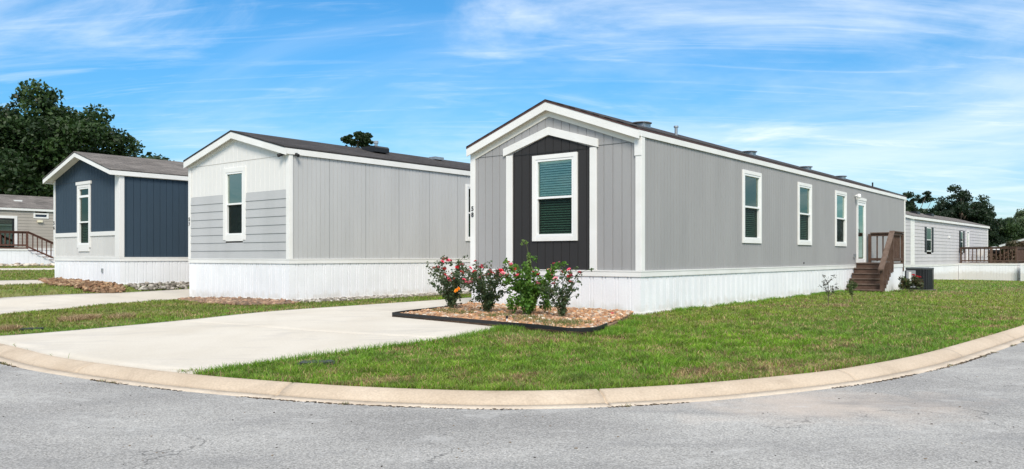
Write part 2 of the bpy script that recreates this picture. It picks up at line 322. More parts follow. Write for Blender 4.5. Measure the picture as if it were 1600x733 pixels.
# slabs (coons patches)
def poly_at(P, t):
    P = np.array(P, float); s = np.r_[0, np.cumsum(np.hypot(*np.diff(P, axis=0).T))]; s /= s[-1]
    return np.c_[np.interp(t, s, P[:, 0]), np.interp(t, s, P[:, 1])]
def slab(name, L, Rr, F_, B, ns, ntt, mat=CONC, lift=.012, zf=None, joints_at=(), jw=.0009):
    s = np.linspace(0, 1, ns); t = np.sort(np.concatenate([np.linspace(0, 1, ntt)]+[np.array([j-jw, j-jw*.7, j+jw*.7, j+jw]) for j in joints_at])); ntt = len(t); l = poly_at(L, t); r = poly_at(Rr, t); f = poly_at(F_, s); b = poly_at(B, s)
    V = []
    for j, tt in enumerate(t):
        p = (1-tt)*f+tt*b+(1-s)[:, None]*l[j]+s[:, None]*r[j]-((1-s)[:, None]*(1-tt)*l[0]+s[:, None]*(1-tt)*r[0]+(1-s)[:, None]*tt*l[-1]+s[:, None]*tt*r[-1]); V.append(p)
    V = np.vstack(V); z = (ground(V) if zf is None else zf(V))+lift; z = z-.02*np.repeat(np.array([1.0 if any(abs(q_-j) < jw*.8 for j in joints_at) else 0 for q_ in t]), ns); top = np.c_[V, z]; bot = np.c_[V, z-.12]
    a = (np.arange(ntt-1)[:, None]*ns+np.arange(ns-1)[None]).ravel(); Q = np.c_[a, a+1, a+ns+1, a+ns]
    rim = list(range(ns))+[ns*(j+1)-1 for j in range(1, ntt)]+list(range(ns*ntt-2, ns*(ntt-1)-1, -1))+[ns*j for j in range(ntt-2, 0, -1)]
    rim = np.array(rim); m = len(V); E = np.c_[rim, rim+m, np.roll(rim, -1)+m, np.roll(rim, -1)]
    o = npmesh(name, np.vstack([top, bot]), [np.vstack([Q, E])], mat); tag(o, kind='structure'); return V[rim]
ka = KC[(KC[:, 0] > -8.3) & (KC[:, 0] < -3.45)]; kb = np.vstack([[(-8.42, 12.2)], ka, [(-3.41, 8.43)]])
D1 = slab('driveway', [(-8.42, 12.2), (-7.99, 12.33), (-6.99, 13.28), (-5.74, 14.45), (-4.28, 16.57), (-2.01, 19.69), (1.6, 25.0)],
     [(-3.41, 8.43), (-2.63, 9.53), (-.89, 11.0), (-.2, 12.21), (.2, 13.6), (-.7, 17.3), (-.80, 17.72), (4.3, 24.15)], kb, [(1.6, 25.0), (4.3, 24.15)], 40, 70, joints_at=(.19, .38, .57, .76))
def on_kerb(p):
    d = float(kdist([p])[0]); q = KC[np.argmin(np.hypot(KC[:, 0]-p[0], KC[:, 1]-p[1]))]; return (float(q[0]), float(q[1]))
dn = [on_kerb((-11.9, 14.9)), (-10.85, 16.7), (-10.1, 18.0), (-9.02, 21.4), (-8.4, 23.5), (-4.9, 28)]
df = [on_kerb((-14.2, 16.8)), (-12.97, 20.02), (-10.96, 22.2), (-9.75, 24.2), (-6.5, 28.4)]
D2 = slab('driveway_far', df, dn, [df[0], dn[0]], [df[-1], dn[-1]], 12, 60)
PTH = slab('path', [(-19.5, 21.6), (-14.9, 25.9), (-13.3, 28.3)], [(-18.2, 19.9), (-14.0, 23.6), (-12.6, 25.6)], [(-19.5, 21.6), (-18.2, 19.9)], [(-13.3, 28.3), (-12.6, 25.6)], 6, 20)
PT2 = slab('path_far', [(-33, 31.5), (-23.8, 36.2), (-19, 40)], [(-31.5, 29.5), (-22.6, 34.6), (-17.8, 38)], [(-33, 31.5), (-31.5, 29.5)], [(-19, 40), (-17.8, 38)], 6, 14)

# ------------------------------------------------------------------ house kit
def PP(pl, a, d, z, L=0, W=0):
    return {'end': (-d, a, z), 'long': (a, -d, z), 'far': (a, W+d, z), 'back': (L+d, a, z)}[pl]
def pbox(mb, pl, a0, a1, d0, d1, z0, z1):
    p = PP(pl, a0, d0, z0); q = PP(pl, a1, d1, z1); mb.box(p[0], q[0], p[1], q[1], p[2], q[2])
def strips(mb, pl, a0, a1, z0, top, opens=(), grooves=(), gw=.016, gd=.013, apex=None, off=0, L=0, W=0):
    bp = [(a0, 0), (a1, 0)]
    edges = [e for o in opens for e in o[:2] if a0 < e < a1]+([apex] if apex and a0 < apex < a1 else [])
    for e in edges: bp.append((e, 0))
    for g in grooves:
        w = gw
        if g <= a0+w or g >= a1-w or any(abs(g-e) < w for e in edges): continue
        bp += [(g-w/2, 0), (g-w/3, -gd), (g+w/3, -gd), (g+w/2, 0)]
    bp.sort()
    for (p, dp), (q, dq) in zip(bp, bp[1:]):
        if q-p < 1e-6: continue
        m = (p+q)/2; ops = sorted((o[2], o[3]) for o in opens if o[0] < m < o[1])
        lo = z0(p), z0(q)
        tp = top(p), top(q)
        for (b, t) in ops:
            if b > max(lo): mb.quad(PP(pl, p, off+dp, lo[0], L, W), PP(pl, q, off+dq, lo[1], L, W), PP(pl, q, off+dq, b, L, W), PP(pl, p, off+dp, b, L, W))
            lo = (t, t)
        if max(tp) > min(lo)+1e-4: mb.quad(PP(pl, p, off+dp, lo[0], L, W), PP(pl, q, off+dq, lo[1], L, W), PP(pl, q, off+dq, tp[1], L, W), PP(pl, p, off+dp, tp[0], L, W))
def laps(mb, pl, a0, a1, z0, z1, h, opens=(), thick=.014, off=.002, L=0, W=0):
    z = z0
    while z < z1-.01:
        t = min(z+h, z1); cuts = [a0]
        segs = [(a0, a1)]
        for o in opens:
            if o[2] < t-.01 and o[3] > z+.01:
                new = []
                for s in segs:
                    if o[1] <= s[0] or o[0] >= s[1]: new.append(s); continue
                    if s[0] < o[0]: new.append((s[0], o[0]))
                    if o[1] < s[1]: new.append((o[1], s[1]))
                segs = new
        for s in segs:
            A = [PP(pl, s[0], off, z, L, W), PP(pl, s[1], off, z, L, W), PP(pl, s[1], off+thick, z, L, W), PP(pl, s[0], off+thick, z, L, W), PP(pl, s[1], off+.001, t, L, W), PP(pl, s[0], off+.001, t, L, W)]
            mb.add(A, [(0, 1, 2, 3), (3, 2, 4, 5)])
        z = t
WHITE = pmat('white_trim', (.80, .79, .77), .5, (.74, .73, .70), 1.5, fine=.02, bump=.1, bscale=30, bstretch=(1, 1, .1))
VINYLF = pmat('white_window_frame', (.82, .82, .81), .35, spec=.45)
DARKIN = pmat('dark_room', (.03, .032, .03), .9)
BLIND = pmat('window_blind', (.80, .83, .79), .5)
GLASSU = glassmat('pane_upper', (.93, .985, .95), .06)
def screenmat():
    m = bpy.data.materials.new('insect_screen'); m.use_nodes = True; t = m.node_tree; b = t.nodes['Principled BSDF']; b.inputs['Base Color'].default_value = (.012, .018, .016, 1); b.inputs['Roughness'].default_value = .35; b.inputs['Specular IOR Level'].default_value = .35
    tr = N(t, 'ShaderNodeBsdfTransparent'); tr.inputs[0].default_value = (.6, .75, .68, 1); x = N(t, 'ShaderNodeMixShader'); x.inputs[0].default_value = .64
    t.links.new(b.outputs[0], x.inputs[1]); t.links.new(tr.outputs[0], x.inputs[2]); t.links.new(x.outputs[0], t.nodes['Material Output'].inputs[0]); return m
GLASSL = screenmat()
GLASSD = glassmat('pane_dark', (.10, .14, .13), .02)
GLASSX = glassmat('pane_screened', (.15, .20, .185), .05)
GLASSM = glassmat('pane_mirror', (.35, .55, .50), .24)
BLACKM = pmat('black_plastic', (.015, .015, .016), .45, spec=.4)
GREYM = pmat('galvanised_metal', (.45, .47, .48), .4, (.35, .36, .37), 8, metal=.7)
def window(H, pl, a0, a1, z0, z1, mid=None, trim=.09, blinds='both', upper=None, transom=None, head=False, shutters=None, tmat=None, apron=0, flush=False):
    """a0..z1 is the opening; trim lies outside it"""
    mb = MB(); d1 = .012 if flush else .032; T = trim
    if T:
        pbox(mb, pl, a0-T, a0, -.02, d1, z0-T, z1+T); pbox(mb, pl, a1, a1+T, -.02, d1, z0-T, z1+T)
        pbox(mb, pl, a0, a1, -.02, d1, z1, z1+T); pbox(mb, pl, a0, a1, -.02, d1, z0-T-apron, z0)
        if head: pbox(mb, pl, a0-T-.05, a1+T+.05, -.02, .05, z1+T+.001, z1+T+.10)
    Wn = mb.build('window', tmat or WHITE, H, bevel=.004)
    f = MB(); e = .045 if T > .07 else .025
    pbox(f, pl, a0+.001, a0+e, -.06, .022, z0+.001, z1-.001); pbox(f, pl, a1-e, a1-.001, -.06, .022, z0+.001, z1-.001)
    pbox(f, pl, a0+e, a1-e, -.06, .022, z1-e, z1-.001); pbox(f, pl, a0+e, a1-e, -.06, .03, z0+.001, z0+e+.01)
    zm = mid if mid else (z0+z1)/2
    pbox(f, pl, a0+e, a1-e, -.055, .018, zm-.022, zm+.022)
    if transom: pbox(f, pl, a0+e, a1-e, -.055, .028, transom[0], transom[1])
    f.build('frame', VINYLF, Wn, bevel=.003)
    gd_ = .010 if flush else -.026; g = MB(); pbox(g, pl, a0+e, a1-e, gd_, gd_+.004, zm+.022, z1-e); g.build('upper_pane', upper or GLASSU, Wn)
    gd_ = .008 if flush else -.042; g = MB(); pbox(g, pl, a0+e, a1-e, gd_, gd_+.004, z0+e+.01, zm-.022); g.build('lower_pane', GLASSL, Wn)
    r = MB()
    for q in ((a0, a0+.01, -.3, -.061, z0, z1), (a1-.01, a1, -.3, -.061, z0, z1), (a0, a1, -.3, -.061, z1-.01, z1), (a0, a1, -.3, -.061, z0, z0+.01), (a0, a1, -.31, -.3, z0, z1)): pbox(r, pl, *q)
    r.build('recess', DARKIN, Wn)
    if blinds:
        b = MB(); lo = z0+.06 if blinds == 'both' else zm; z = z1-.08; rk = .012*math.sin(a0*9)
        while z > lo:
            c = .027
            p = [PP(pl, a0+.05, -.085-c*.6, z+c*.55), PP(pl, a1-.05, -.085-c*.6, z+c*.55), PP(pl, a1-.05, -.085+c*.6, z-c*.55), PP(pl, a0+.05, -.085+c*.6, z-c*.55)]
            b.quad(*p); z -= .05
        pbox(b, pl, a0+.05, a1-.05, -.11, -.065, z1-.075, z1-.03)
        b.build('blinds', BLIND, Wn)
    if shutters:
        for s in (-1, 1):
            sh = MB(); aa = a0-.06-shutters if s < 0 else a1+.06; pbox(sh, pl, aa, aa+shutters, .016, .04, z0-.06, z1+.06)
            for k in range(int((z1-z0)/.06)): pbox(sh, pl, aa+.04, aa+shutters-.04, .04, .048, z0+k*.06, z0+k*.06+.035)
            sh.build('shutter', BLACKM, H)
    return Wn
def roof_parts(H, L, W, ze, zr, o, e, roofm, edgem, fasc, thick=.045, fh=.115, o2=None, rakeh=.16, edge=True):
    """ze: shingle top at the eave line y=-e ; zr: shingle top at the ridge"""
    o2 = o if o2 is None else o2; c = W/2
    mb = MB(); sec = lambda x, dz: [(x, -e, ze-dz), (x, c, zr-dz), (x, W+e, ze-dz)]
    t = sec(-o, 0)+sec(-o, .022)[::-1]; mb.prism(t, (L+o+o2, 0, 0)); roof = mb.build('roof', roofm, H)
    if edge:
        mb = MB()
        for (p, q) in ((-e, c), (W+e, c)):
            zq = lambda y: zr-(zr-ze)*abs(y-c)/(c+e)
            mb.prism([(-o+.004, p, zq(p)-.023), (-o+.004, q, zq(q)-.023), (-o+.004, q, zq(q)-thick), (-o+.004, p, zq(p)-thick)], (.02, 0, 0))
        for y in (-e, W+e-.02): mb.box(-o+.025, L+o2, y+.001, y+.019, ze-thick+.005, ze-.024)
        mb.build('drip_edge', edgem, roof)
    mb = MB(); zq = lambda y: zr-(zr-ze)*abs(y-c)/(c+e)
    for X in (-o+.012, L+o2-.04):
        for p, q in ((-e-.002, c), (c, W+e+.002)):
            mb.prism([(X, p, zq(p)-thick), (X, q, zq(q)-thick), (X, q, zq(q)-thick-rakeh), (X, p, zq(p)-thick-rakeh)], (.028, 0, 0))
    mb.build_each('rake_board', fasc, H)
    mb = MB()
    for y in (-e, W+e-.025): mb.box(-o+.042, L+o2-.042, y, y+.025, ze-thick-fh, ze-thick-.001)
    mb.build_each('fascia', fasc, H)
    mb = MB()   # sloped soffit closing the eaves and gables
    mb.prism([(-o+.041, -e+.026, ze-.05), (-o+.041, c, zr-.05), (-o+.041, W+e-.026, ze-.05), (-o+.041, W+e-.026, ze-.075), (-o+.041, c, zr-.085), (-o+.041, -e+.026, ze-.075)], (L+o+o2-.09, 0, 0))
    mb.build('soffit', fasc, H)
    return roof
def skirt(H, L, W, zg, zb, mat, trimm, th=.115, pitch=(.135, .07), zl=None):
    """zg: callable ground height in local coords"""
    gs = []; a = 0; k = 0
    while a < max(L, W): a += pitch[k % 2]; k += 1; gs.append(a)
    mb = MB(); top = lambda a: zb-th+.01
    strips(mb, 'end', 0, W, lambda a: zg(0, a)-.06, top, grooves=gs, gw=.026, gd=.020, off=.0)
    strips(mb, 'long', 0, L, lambda a: zg(a, 0)-.06, top, grooves=gs, gw=.026, gd=.020, off=.0)
    mb.quad((0, W, -1), (L, W, -1), (L, W, zb-th), (0, W, zb-th)); mb.quad((L, 0, -1), (L, W, -1), (L, W, zb-th), (L, 0, zb-th))
    mb.build('skirting', mat, H)
    mb = MB(); mb.box(-.022, 0, -.022, W+.01, zb-th, zb); mb.box(.001, L+.01, -.022, 0, zb-th, zb)
    mb.box(-.03, 0, -.03, W+.01, zb-.02, zb+.004); mb.box(.001, L+.01, -.03, 0, zb-.02, zb+.004)
    mb.build('skirting_band', trimm, H)
    mb = MB()
    n = 30
    for k in range(n):
        a0, a1 = L*k/n, L*(k+1)/n; z0, z1 = zg(a0, 0), zg(a1, 0)
        mb.prism([(a0, -.02, z0-.05), (a1, -.02, z1-.05), (a1, -.02, z1+.035), (a0, -.02, z0+.035)], (0, .02, 0))
    for k in range(8):
        a0, a1 = W*k/8, W*(k+1)/8; z0, z1 = zg(0, a0), zg(0, a1)
        mb.prism([(-.02, a0, z0-.05), (-.02, a1, z1-.05), (-.02, a1, z1+.035), (-.02, a0, z0+.035)], (.02, 0, 0))
    mb.build('ground_rail', trimm, H)
def grid(a0, a1, step): return [a0+step*k for k in range(1, int((a1-a0)/step)+2)]
def digits(H, txt, loc, size, mat, spacing=1.15):
    V = []; F = []
    for k, ch in enumerate(txt):
        cu = bpy.data.curves.new('n', 'FONT'); cu.body = ch; cu.size = size; cu.extrude = .004; cu.align_x = 'CENTER'; cu.offset = size*.02
        to = bpy.data.objects.new('n', cu); COL.objects.link(to); bpy.context.view_layer.update()
        me = bpy.data.meshes.new_from_object(to.evaluated_get(bpy.context.evaluated_depsgraph_get()))
        n = len(V)
        for v in me.vertices: V.append((loc[0]-v.co.z-.004, loc[1]-v.co.x, loc[2]+v.co.y-k*size*spacing*.85))   # stand on the end wall, read from outside
        for p in me.polygons: F.append([i+n for i in p.vertices])
        bpy.data.objects.remove(to)
    mb = MB(); mb.v = V; mb.f = F; return mb.build('house_number', mat, H)
ANG = 38.5
def rotz(a): return R(90-a)
def local_ground(A, ang):
    r = np.array((math.sin(R(ang)), math.cos(R(ang)))); l = np.array((-math.cos(R(ang)), math.sin(R(ang))))
    cache = {}
    def f(x, y):
        k = (round(x, 2), round(y, 2))
        if k not in cache: cache[k] = gz(A[0]+r[0]*x+l[0]*y, A[1]+r[1]*x+l[1]*y)
        return cache[k]
    def P(x, y): return (A[0]+r[0]*x+l[0]*y, A[1]+r[1]*x+l[1]*y)
    return f, P
ROOF1 = shinglemat('dark_shingles', (.045, .041, .041), (.065, .058, .056))
ROOF3 = shinglemat('brown_grey_shingles', (.13, .118, .11), (.19, .17, .158))
DRIP = pmat('brown_drip_edge', (.085, .04, .035), .5)
DRIPB = pmat('black_drip_edge', (.03, .03, .032), .5)
def siding(name, c, v=.90, rough=.75): return pmat(name, c, rough, tuple(x*v for x in c), 1.0, .3, .7, stretch=(1.8, 1.8, .35), bump=.35, bscale=14, bstretch=(6, 6, .6), fine=.05, fscale=60)
GREY1 = siding('grey_siding', (.345, .34, .34)); SKW = dirtmat('white_vinyl_skirting', (.84, .845, .865), (.46, .40, .31), .0, .20, .40)
CHAR = siding('charcoal_siding', (.030, .029, .030))

# ------------------------------------------------------------------ house 1 (corner lot)
A1 = (2.44, 15.0); L1, W1 = 21.45, 4.27
H1 = thing('mobile_home', (A1[0], A1[1], 0), rotz(ANG), 'grey mobile home on the corner with a black panel round its front window', 'mobile home', 'mobile homes along the street')
zg1, PW1 = local_ground(A1, ANG)
zb1 = .828; ze1, zr1, ov, ev = 3.545, 4.33, .15, .035
skirt(H1, L1, W1, zg1, zb1, SKW, WHITE, pitch=(.21, .075))
top1 = lambda y: ze1+.0-.05+(zr1-ze1)*(1-abs(y-W1/2)/(W1/2+ev))
# opening lists (a0,a1,z0,z1)
we = (1.52, 2.47, 1.51, 3.115)
wl = [(4.97, 5.97, 1.51, 3.09), (8.85, 9.83, 1.51, 3.08), (12.27, 13.27, 1.51, 3.07)]
door1 = (14.62, 15.52, .87, 2.93)
mb = MB()
gs = grid(0, W1, .2035); c = W1/2
zi = lambda y: 3.62-(3.62-3.29)*abs(y-c)/.98
strips(mb, 'end', .10, 1.13, lambda a: zb1, top1, grooves=gs); strips(mb, 'end', 3.09, 4.17, lambda a: zb1, top1, grooves=gs)
strips(mb, 'end', 1.13, 3.09, lambda a: zi(a), top1, grooves=gs, apex=c)
mb.build('end_wall', GREY1, H1)
mb = MB(); strips(mb, 'end', 1.13, 3.09, lambda a: zb1, zi, [we], gs, apex=c); mb.build('accent_panel', CHAR, H1)
mb = MB(); strips(mb, 'long', .13, L1-.1, lambda a: zb1, lambda a: ze1-.06, wl+[door1], grid(0, L1, .1356), gw=.014); mb.build('long_wall', GREY1, H1)
mb = MB(); mb.box(.02, L1-.02, W1-.01, W1, zb1, ze1-.06); strips(mb, 'back', 0, W1, lambda a: zb1, top1, apex=c, L=L1); mb.build('rear_wall', GREY1, H1)
mb = MB()   # seam flashing across the gable
mb.box(-.006, 0, .1, 1.02, 3.287, 3.297); mb.box(-.006, 0, 3.2, 4.17, 3.287, 3.297); mb.build_each('seam_strip', pmat('seam_grey', (.12, .12, .12), .6), H1)
mb = MB(); mb.box(-.008, .0, 1.135, 3.085, 3.25, 3.258); mb.build_each('seam_strip', BLACKM, H1)
# corner boards
mb = MB(); mb.box(-.025, 0, -.025, .10, zb1+.005, 3.30); mb.box(.0005, .13, -.025, 0, zb1+.005, ze1-.10); mb.box(-.038, -.0255, -.038, .115, 3.02, 3.42)
mb.box(-.025, 0, W1-.12, W1+.02, zb1+.005, 3.40); mb.box(L1-.1, L1+.02, -.025, 0, zb1+.005, ze1-.1); mb.build_each('corner_board', WHITE, H1, bevel=.003)
# surround
mb = MB()
for y0, y1 in ((.97, 1.13), (3.09, 3.26)): mb.box(-.03, 0, y0, y1, zb1+.005, 3.262)
zo = lambda y, dz: 3.775+dz-(3.775-3.43)*abs(y-c)/1.17
for y0, y1 in ((c-1.2, c), (c, c+1.2)):
    mb.prism([(-.045, y0, zo(y0, 0)), (-.045, y1, zo(y1, 0)), (-.045, y1, zo(y1, -.165)), (-.045, y0, zo(y0, -.165))], (.045, 0, 0))
mb.build_each('panel_surround', WHITE, H1, bevel=.003)
# frieze
mb = MB()
fz = lambda y, dz: top1(y)-.02+dz
for y0, y1 in ((0, c), (c, W1)): mb.prism([(-.022, y0, fz(y0, 0)), (-.022, y1, fz(y1, 0)), (-.022, y1, fz(y1, -.27)), (-.022, y0, fz(y0, -.27))], (.021, 0, 0))
mb.build_each('frieze_board', pmat('trim_warm_bounce', (.78, .74, .66), .55), H1)  # cream tone paints in the warm light reflected under the gable
RF1 = roof_parts(H1, L1, W1, ze1, zr1, ov, ev, ROOF1, DRIP, WHITE, thick=.055, fh=.11, rakeh=.165)
window(H1, 'end', *we, mid=2.317, trim=.09, blinds='both')
for w in wl: window(H1, 'long', *w, mid=2.30, trim=.085, blinds='both' if w[0] < 12 else None, upper=GLASSU if w[0] < 12 else GLASSM)
digits(H1, '58', (-.027, W1-.05, 2.12), .14, BLACKM)
# door
a0, a1, z0, z1 = door1; mb = MB(); T = .075
pbox(mb, 'long', a0-T, a0, 0, .035, z0, z1+T); pbox(mb, 'long', a1, a1+T, 0, .035, z0, z1+T); pbox(mb, 'long', a0-T-.02, a1+T+.02, 0, .05, z1+T-.01, z1+T+.08); pbox(mb, 'long', a0, a1, 0, .035, z1, z1+T-.011)
DR = mb.build('door', WHITE, H1)
mb = MB(); pbox(mb, 'long', a0, a0+.1, -.03, .02, z0, z1); pbox(mb, 'long', a1-.1, a1, -.03, .02, z0, z1); pbox(mb, 'long', a0+.1, a1-.1, -.03, .02, z1-.1, z1); pbox(mb, 'long', a0+.1, a1-.1, -.03, .02, z0, z0+.16); mb.build('storm_door_frame', VINYLF, DR, bevel=.003)
mb = MB(); pbox(mb, 'long', a0+.1, a1-.1, -.008, -.004, z0+.16, z1-.1); mb.build('pane', GLASSM, DR)
mb = MB(); pbox(mb, 'long', a0, a1, -.12, -.09, z0, z1); pbox(mb, 'long', a0+.2, a1-.2, -.09, -.082, z0+1.15, z1-.25); mb.build('inner_door', pmat('inner_door_paint', (.6, .62, .62), .4), DR)
mb = MB(); mb.tube([(a0+.05, -.02, 1.82), (a0+.05, -.07, 1.82), (a0+.05, -.07, 2.0), (a0+.05, -.02, 2.0)], .012); mb.build('handle', BLACKM, DR)
mb = MB(); mb.tube([(14.36, 0, 3.10), (14.36, -.09, 3.13)], .03, 10); mb.lathe([(.0, .06), (.05, .05), (.07, -.02), (.07, -.08), (0, -.1)], (14.36, -.13, 3.12), 12); mb.build('porch_light', VINYLF, H1, smooth=True)
mb = MB(); pbox(mb, 'long', 14.18, 14.28, 0, .07, 1.07, 1.19); mb.build('outlet_box', GREYM, H1)
mb = MB(); pbox(mb, 'long', 9.25, 9.29, 0, .02, .9, .94); mb.build('wall_plug', BLACKM, H1)
# roof vents (ridge line slope, seen above the roof edge)
def rz1(y): return zr1-(zr1-ze1)*abs(y-c)/(c+ev)
def box_vent(x, y):
    mb = MB(); z = rz1(y)
    mb.box(x-.15, x+.15, y-.15, y+.15, z-.05, z+.045); mb.lathe([(0, .078), (.20, .068), (.235, .055), (.23, .042), (0, .042)], (x, y, z), 20)
    mb.build('roof_vent', GREYM, RF1)
for x in (1.9, 7.9, 12.6, 16.4): box_vent(x, 1.05)
mb = MB(); z = rz1(.95); mb.tube([(3.35, .95, z-.05), (3.35, .95, z+.17)], .035, 10); mb.tube([(3.35, .95, z+.17), (3.35, .95, z+.21)], .055, 10); mb.build('vent_pipe', GREYM, RF1)
mb = MB(); mb.tube([(20.2, .9, rz1(.9)-.05), (20.2, .9, rz1(.9)+.16)], .03, 8); mb.build('vent_pipe', BLACKM, RF1)

# ------------------------------------------------------------------ house 2
A2 = (-5.47, 19.41); L2, W2 = 20.0, 4.64
H2 = thing('mobile_home', (A2[0], A2[1], 0), rotz(ANG), 'light grey mobile home with a white gable over grey lap siding and number 57', 'mobile home', 'mobile homes along the street')
zg2, PW2 = local_ground(A2, ANG); zb2 = 1.04; ze2, zr2 = 3.80, 4.42; c = W2/2; e2 = .05
GREY2 = siding('pale_grey_siding', (.49, .49, .49)); WSID = siding('white_siding', (.72, .71, .69), .97); LAP2 = siding('grey_lap_siding', (.47, .475, .48))
skirt(H2, L2, W2, zg2, zb2, SKW, WHITE, pitch=(.19, .085))
top2 = lambda y: ze2-.05+(zr2-ze2)*(1-abs(y-c)/(c+e2))
w2 = (1.97, 2.76, 1.66, 3.33); wl2 = [(6.55, 7.5, 1.66, 3.26)]
mb = MB(); strips(mb, 'end', .10, W2-.1, lambda a: 2.755, top2, [w2], grid(0, W2, .2035), gd=.006, apex=c); mb.build('end_wall', WSID, H2)
mb = MB(); laps(mb, 'end', .1, W2-.1, zb2, 2.755, .214, [w2], thick=.017, off=.004); mb.build('lap_siding', LAP2, H2)
mb = MB(); mb.box(-.006, .0, .1, W2-.1, 3.597, 3.605); mb.build_each('seam_strip', pmat('seam_tan', (.42, .38, .32), .6), H2)
mb = MB(); strips(mb, 'long', .1, L2, lambda a: zb2, lambda a: ze2-.06, wl2, grid(0, L2, .1356), gw=.016, gd=.011)
strips(mb, 'far', 0, L2, lambda a: zb2, lambda a: ze2-.06, W=W2); strips(mb, 'back', 0, W2, lambda a: zb2, top2, apex=c, L=L2); mb.build('long_wall', GREY2, H2)
mb = MB()
for k in range(1, 17): mb.box(1.22*k+.006, 1.22*k+.016, -.004, 0, zb2, ze2-.15)
mb.build_each('seam_strip', pmat('seam_pale', (.30, .31, .32), .7), H2)
mb = MB(); mb.box(-.025, 0, -.025, .1, zb2+.005, 3.68); mb.box(.0005, .09, -.025, 0, zb2+.005, ze2-.12); mb.box(-.025, 0, W2-.1, W2+.02, zb2+.005, 3.7); mb.build_each('corner_board', WHITE, H2, bevel=.003)
mb = MB()
for y0, y1 in ((0, c), (c, W2)): mb.prism([(-.02, y0, top2(y0)-.02), (-.02, y1, top2(y1)-.02), (-.02, y1, top2(y1)-.21), (-.02, y0, top2(y0)-.21)], (.019, 0, 0))
mb.build_each('frieze_board', WHITE, H2)
RF2 = roof_parts(H2, L2, W2, ze2, zr2, .16, e2, ROOF1, DRIPB, WHITE, thick=.045, fh=.14, rakeh=.17)
window(H2, 'end', *w2, mid=2.49, trim=.125, blinds=None, upper=GLASSM, apron=.03)
for w in wl2: window(H2, 'long', *w, mid=2.46, trim=.08)
digits(H2, '57', (-.027, W2-.045, 2.1), .14, BLACKM)
rz2 = lambda y: zr2-(zr2-ze2)*abs(y-c)/(c+e2)
mb = MB(); z = rz2(1.6); mb.box(3.95, 4.5, 1.3, 1.9, z-.03, z+.10); mb.prism([(3.95, 1.3, z+.1), (4.5, 1.3, z+.1), (4.5, 1.9, z+.1), (3.95, 1.9, z+.1)], (0, .05, .05)); mb.build('roof_vent', BLACKM, RF2)
mb = MB(); z = rz2(1.95); mb.tube([(4.6, 2.0, z-.05), (4.6, 2.0, z+.26)], .05, 10); mb.tube([(4.6, 2.0, z+.24), (4.6, 2.0, z+.32)], .075, 10); mb.build('vent_pipe', GREYM, RF2)
mb = MB(); z = rz2(1.9); mb.box(6.9, 7.3, 1.7, 2.0, z-.02, z+.07); mb.build('roof_vent', GREYM, RF2)
def wcam(pl, a, lab):
    o = thing('security_camera', PW2(*{'end': (-.02, a), 'long': (a, -.02)}[pl])+(3.63,), rotz(ANG), lab, 'security camera', 'security cameras on the wall corner')
    mb = MB(); d = Vector((-1, 0, 0)) if pl == 'end' else Vector((0, -1, 0)); mb.tube([(0, 0, 0), tuple(d*.05)], .03, 10); mb.build('mount', BLACKM, o)
    mb = MB(); mb.tube([tuple(d*.05+Vector((0, 0, -.01))), tuple(d*.16+Vector((0, .03, -.05)))], .042, 12); b = mb.build('camera_body', BLACKM, o)
wcam('end', .19, 'black security camera on the white end wall under the gable corner'); wcam('long', .16, 'black security camera under the eave on the long grey wall')

# ------------------------------------------------------------------ house 3 (navy)
A3 = (-11.56, 23.3); L3, W3 = 18.0, 4.55
H3 = thing('mobile_home', (A3[0], A3[1], 0), rotz(ANG), 'navy blue mobile home with a pale lower wall and a deep front gable', 'mobile home', 'mobile homes along the street')
zg3, PW3 = local_ground(A3, ANG); zb3 = 1.08; ze3, zr3, o3, e3 = 3.66, 4.36, .34, .09; c = W3/2
NAVY = siding('navy_siding', (.034, .058, .085), .9); PALE3 = siding('pale_siding', (.62, .61, .59)); TR3 = pmat('off_white_trim', (.72, .71, .69), .55)
skirt(H3, L3, W3, lambda x, y: max(.24, zg3(x, y)), zb3, SKW, WHITE, pitch=(.18, .09))
top3 = lambda y: ze3-.06+(zr3-ze3)*(1-abs(y-c)/(c+e3))
w3 = (1.98, 2.72, 1.47, 3.26)
gs = grid(0, W3, .2035)
mb = MB(); strips(mb, 'end', .25, W3-.09, lambda a: 1.86, top3, [w3], gs, apex=c); strips(mb, 'long', .12, L3, lambda a: zb3, lambda a: 3.48, (), grid(0, L3, .2035)); mb.build('upper_wall', NAVY, H3)
mb = MB(); strips(mb, 'end', .25, W3-.09, lambda a: zb3, lambda a: 1.86, [w3], gs); strips(mb, 'far', 0, L3, lambda a: zb3, lambda a: ze3-.05, W=W3); strips(mb, 'back', 0, W3, lambda a: zb3, top3, apex=c, L=L3); mb.build('lower_wall', PALE3, H3)
mb = MB(); mb.box(-.03, 0, .25, 1.89, 1.73, 1.86); mb.box(-.03, 0, 2.81, W3-.09, 1.73, 1.86); mb.box(-.03, 0, -.03, .25, zb3+.005, 3.6); mb.box(.0005, .12, -.03, 0, zb3+.005, 3.6); mb.box(.12, L3, -.03, 0, 3.48, 3.6)
mb.box(-.03, 0, W3-.09, W3+.02, zb3+.005, 3.6); mb.build_each('trim_board', TR3, H3, bevel=.003)
mb = MB(); mb.box(-.006, 0, .1, W3-.09, 3.46, 3.468); mb.build_each('seam_strip', BLACKM, H3)
RF3 = roof_parts(H3, L3, W3, ze3, zr3, o3, e3, ROOF3, DRIPB, WHITE, thick=.04, fh=.13, o2=.3, rakeh=.13)
window(H3, 'end', *w3, mid=2.18, trim=.09, blinds='both', upper=GLASSD, transom=(2.95, 3.02), head=True, apron=.12, tmat=TR3)
digits(H3, '56', (-.032, W3-.04, 2.15), .16, BLACKM)
mb = MB(); mb.box(-.03, 0, 1.05, 1.14, .62, .74); mb.build('outlet_box', GREYM, H3)
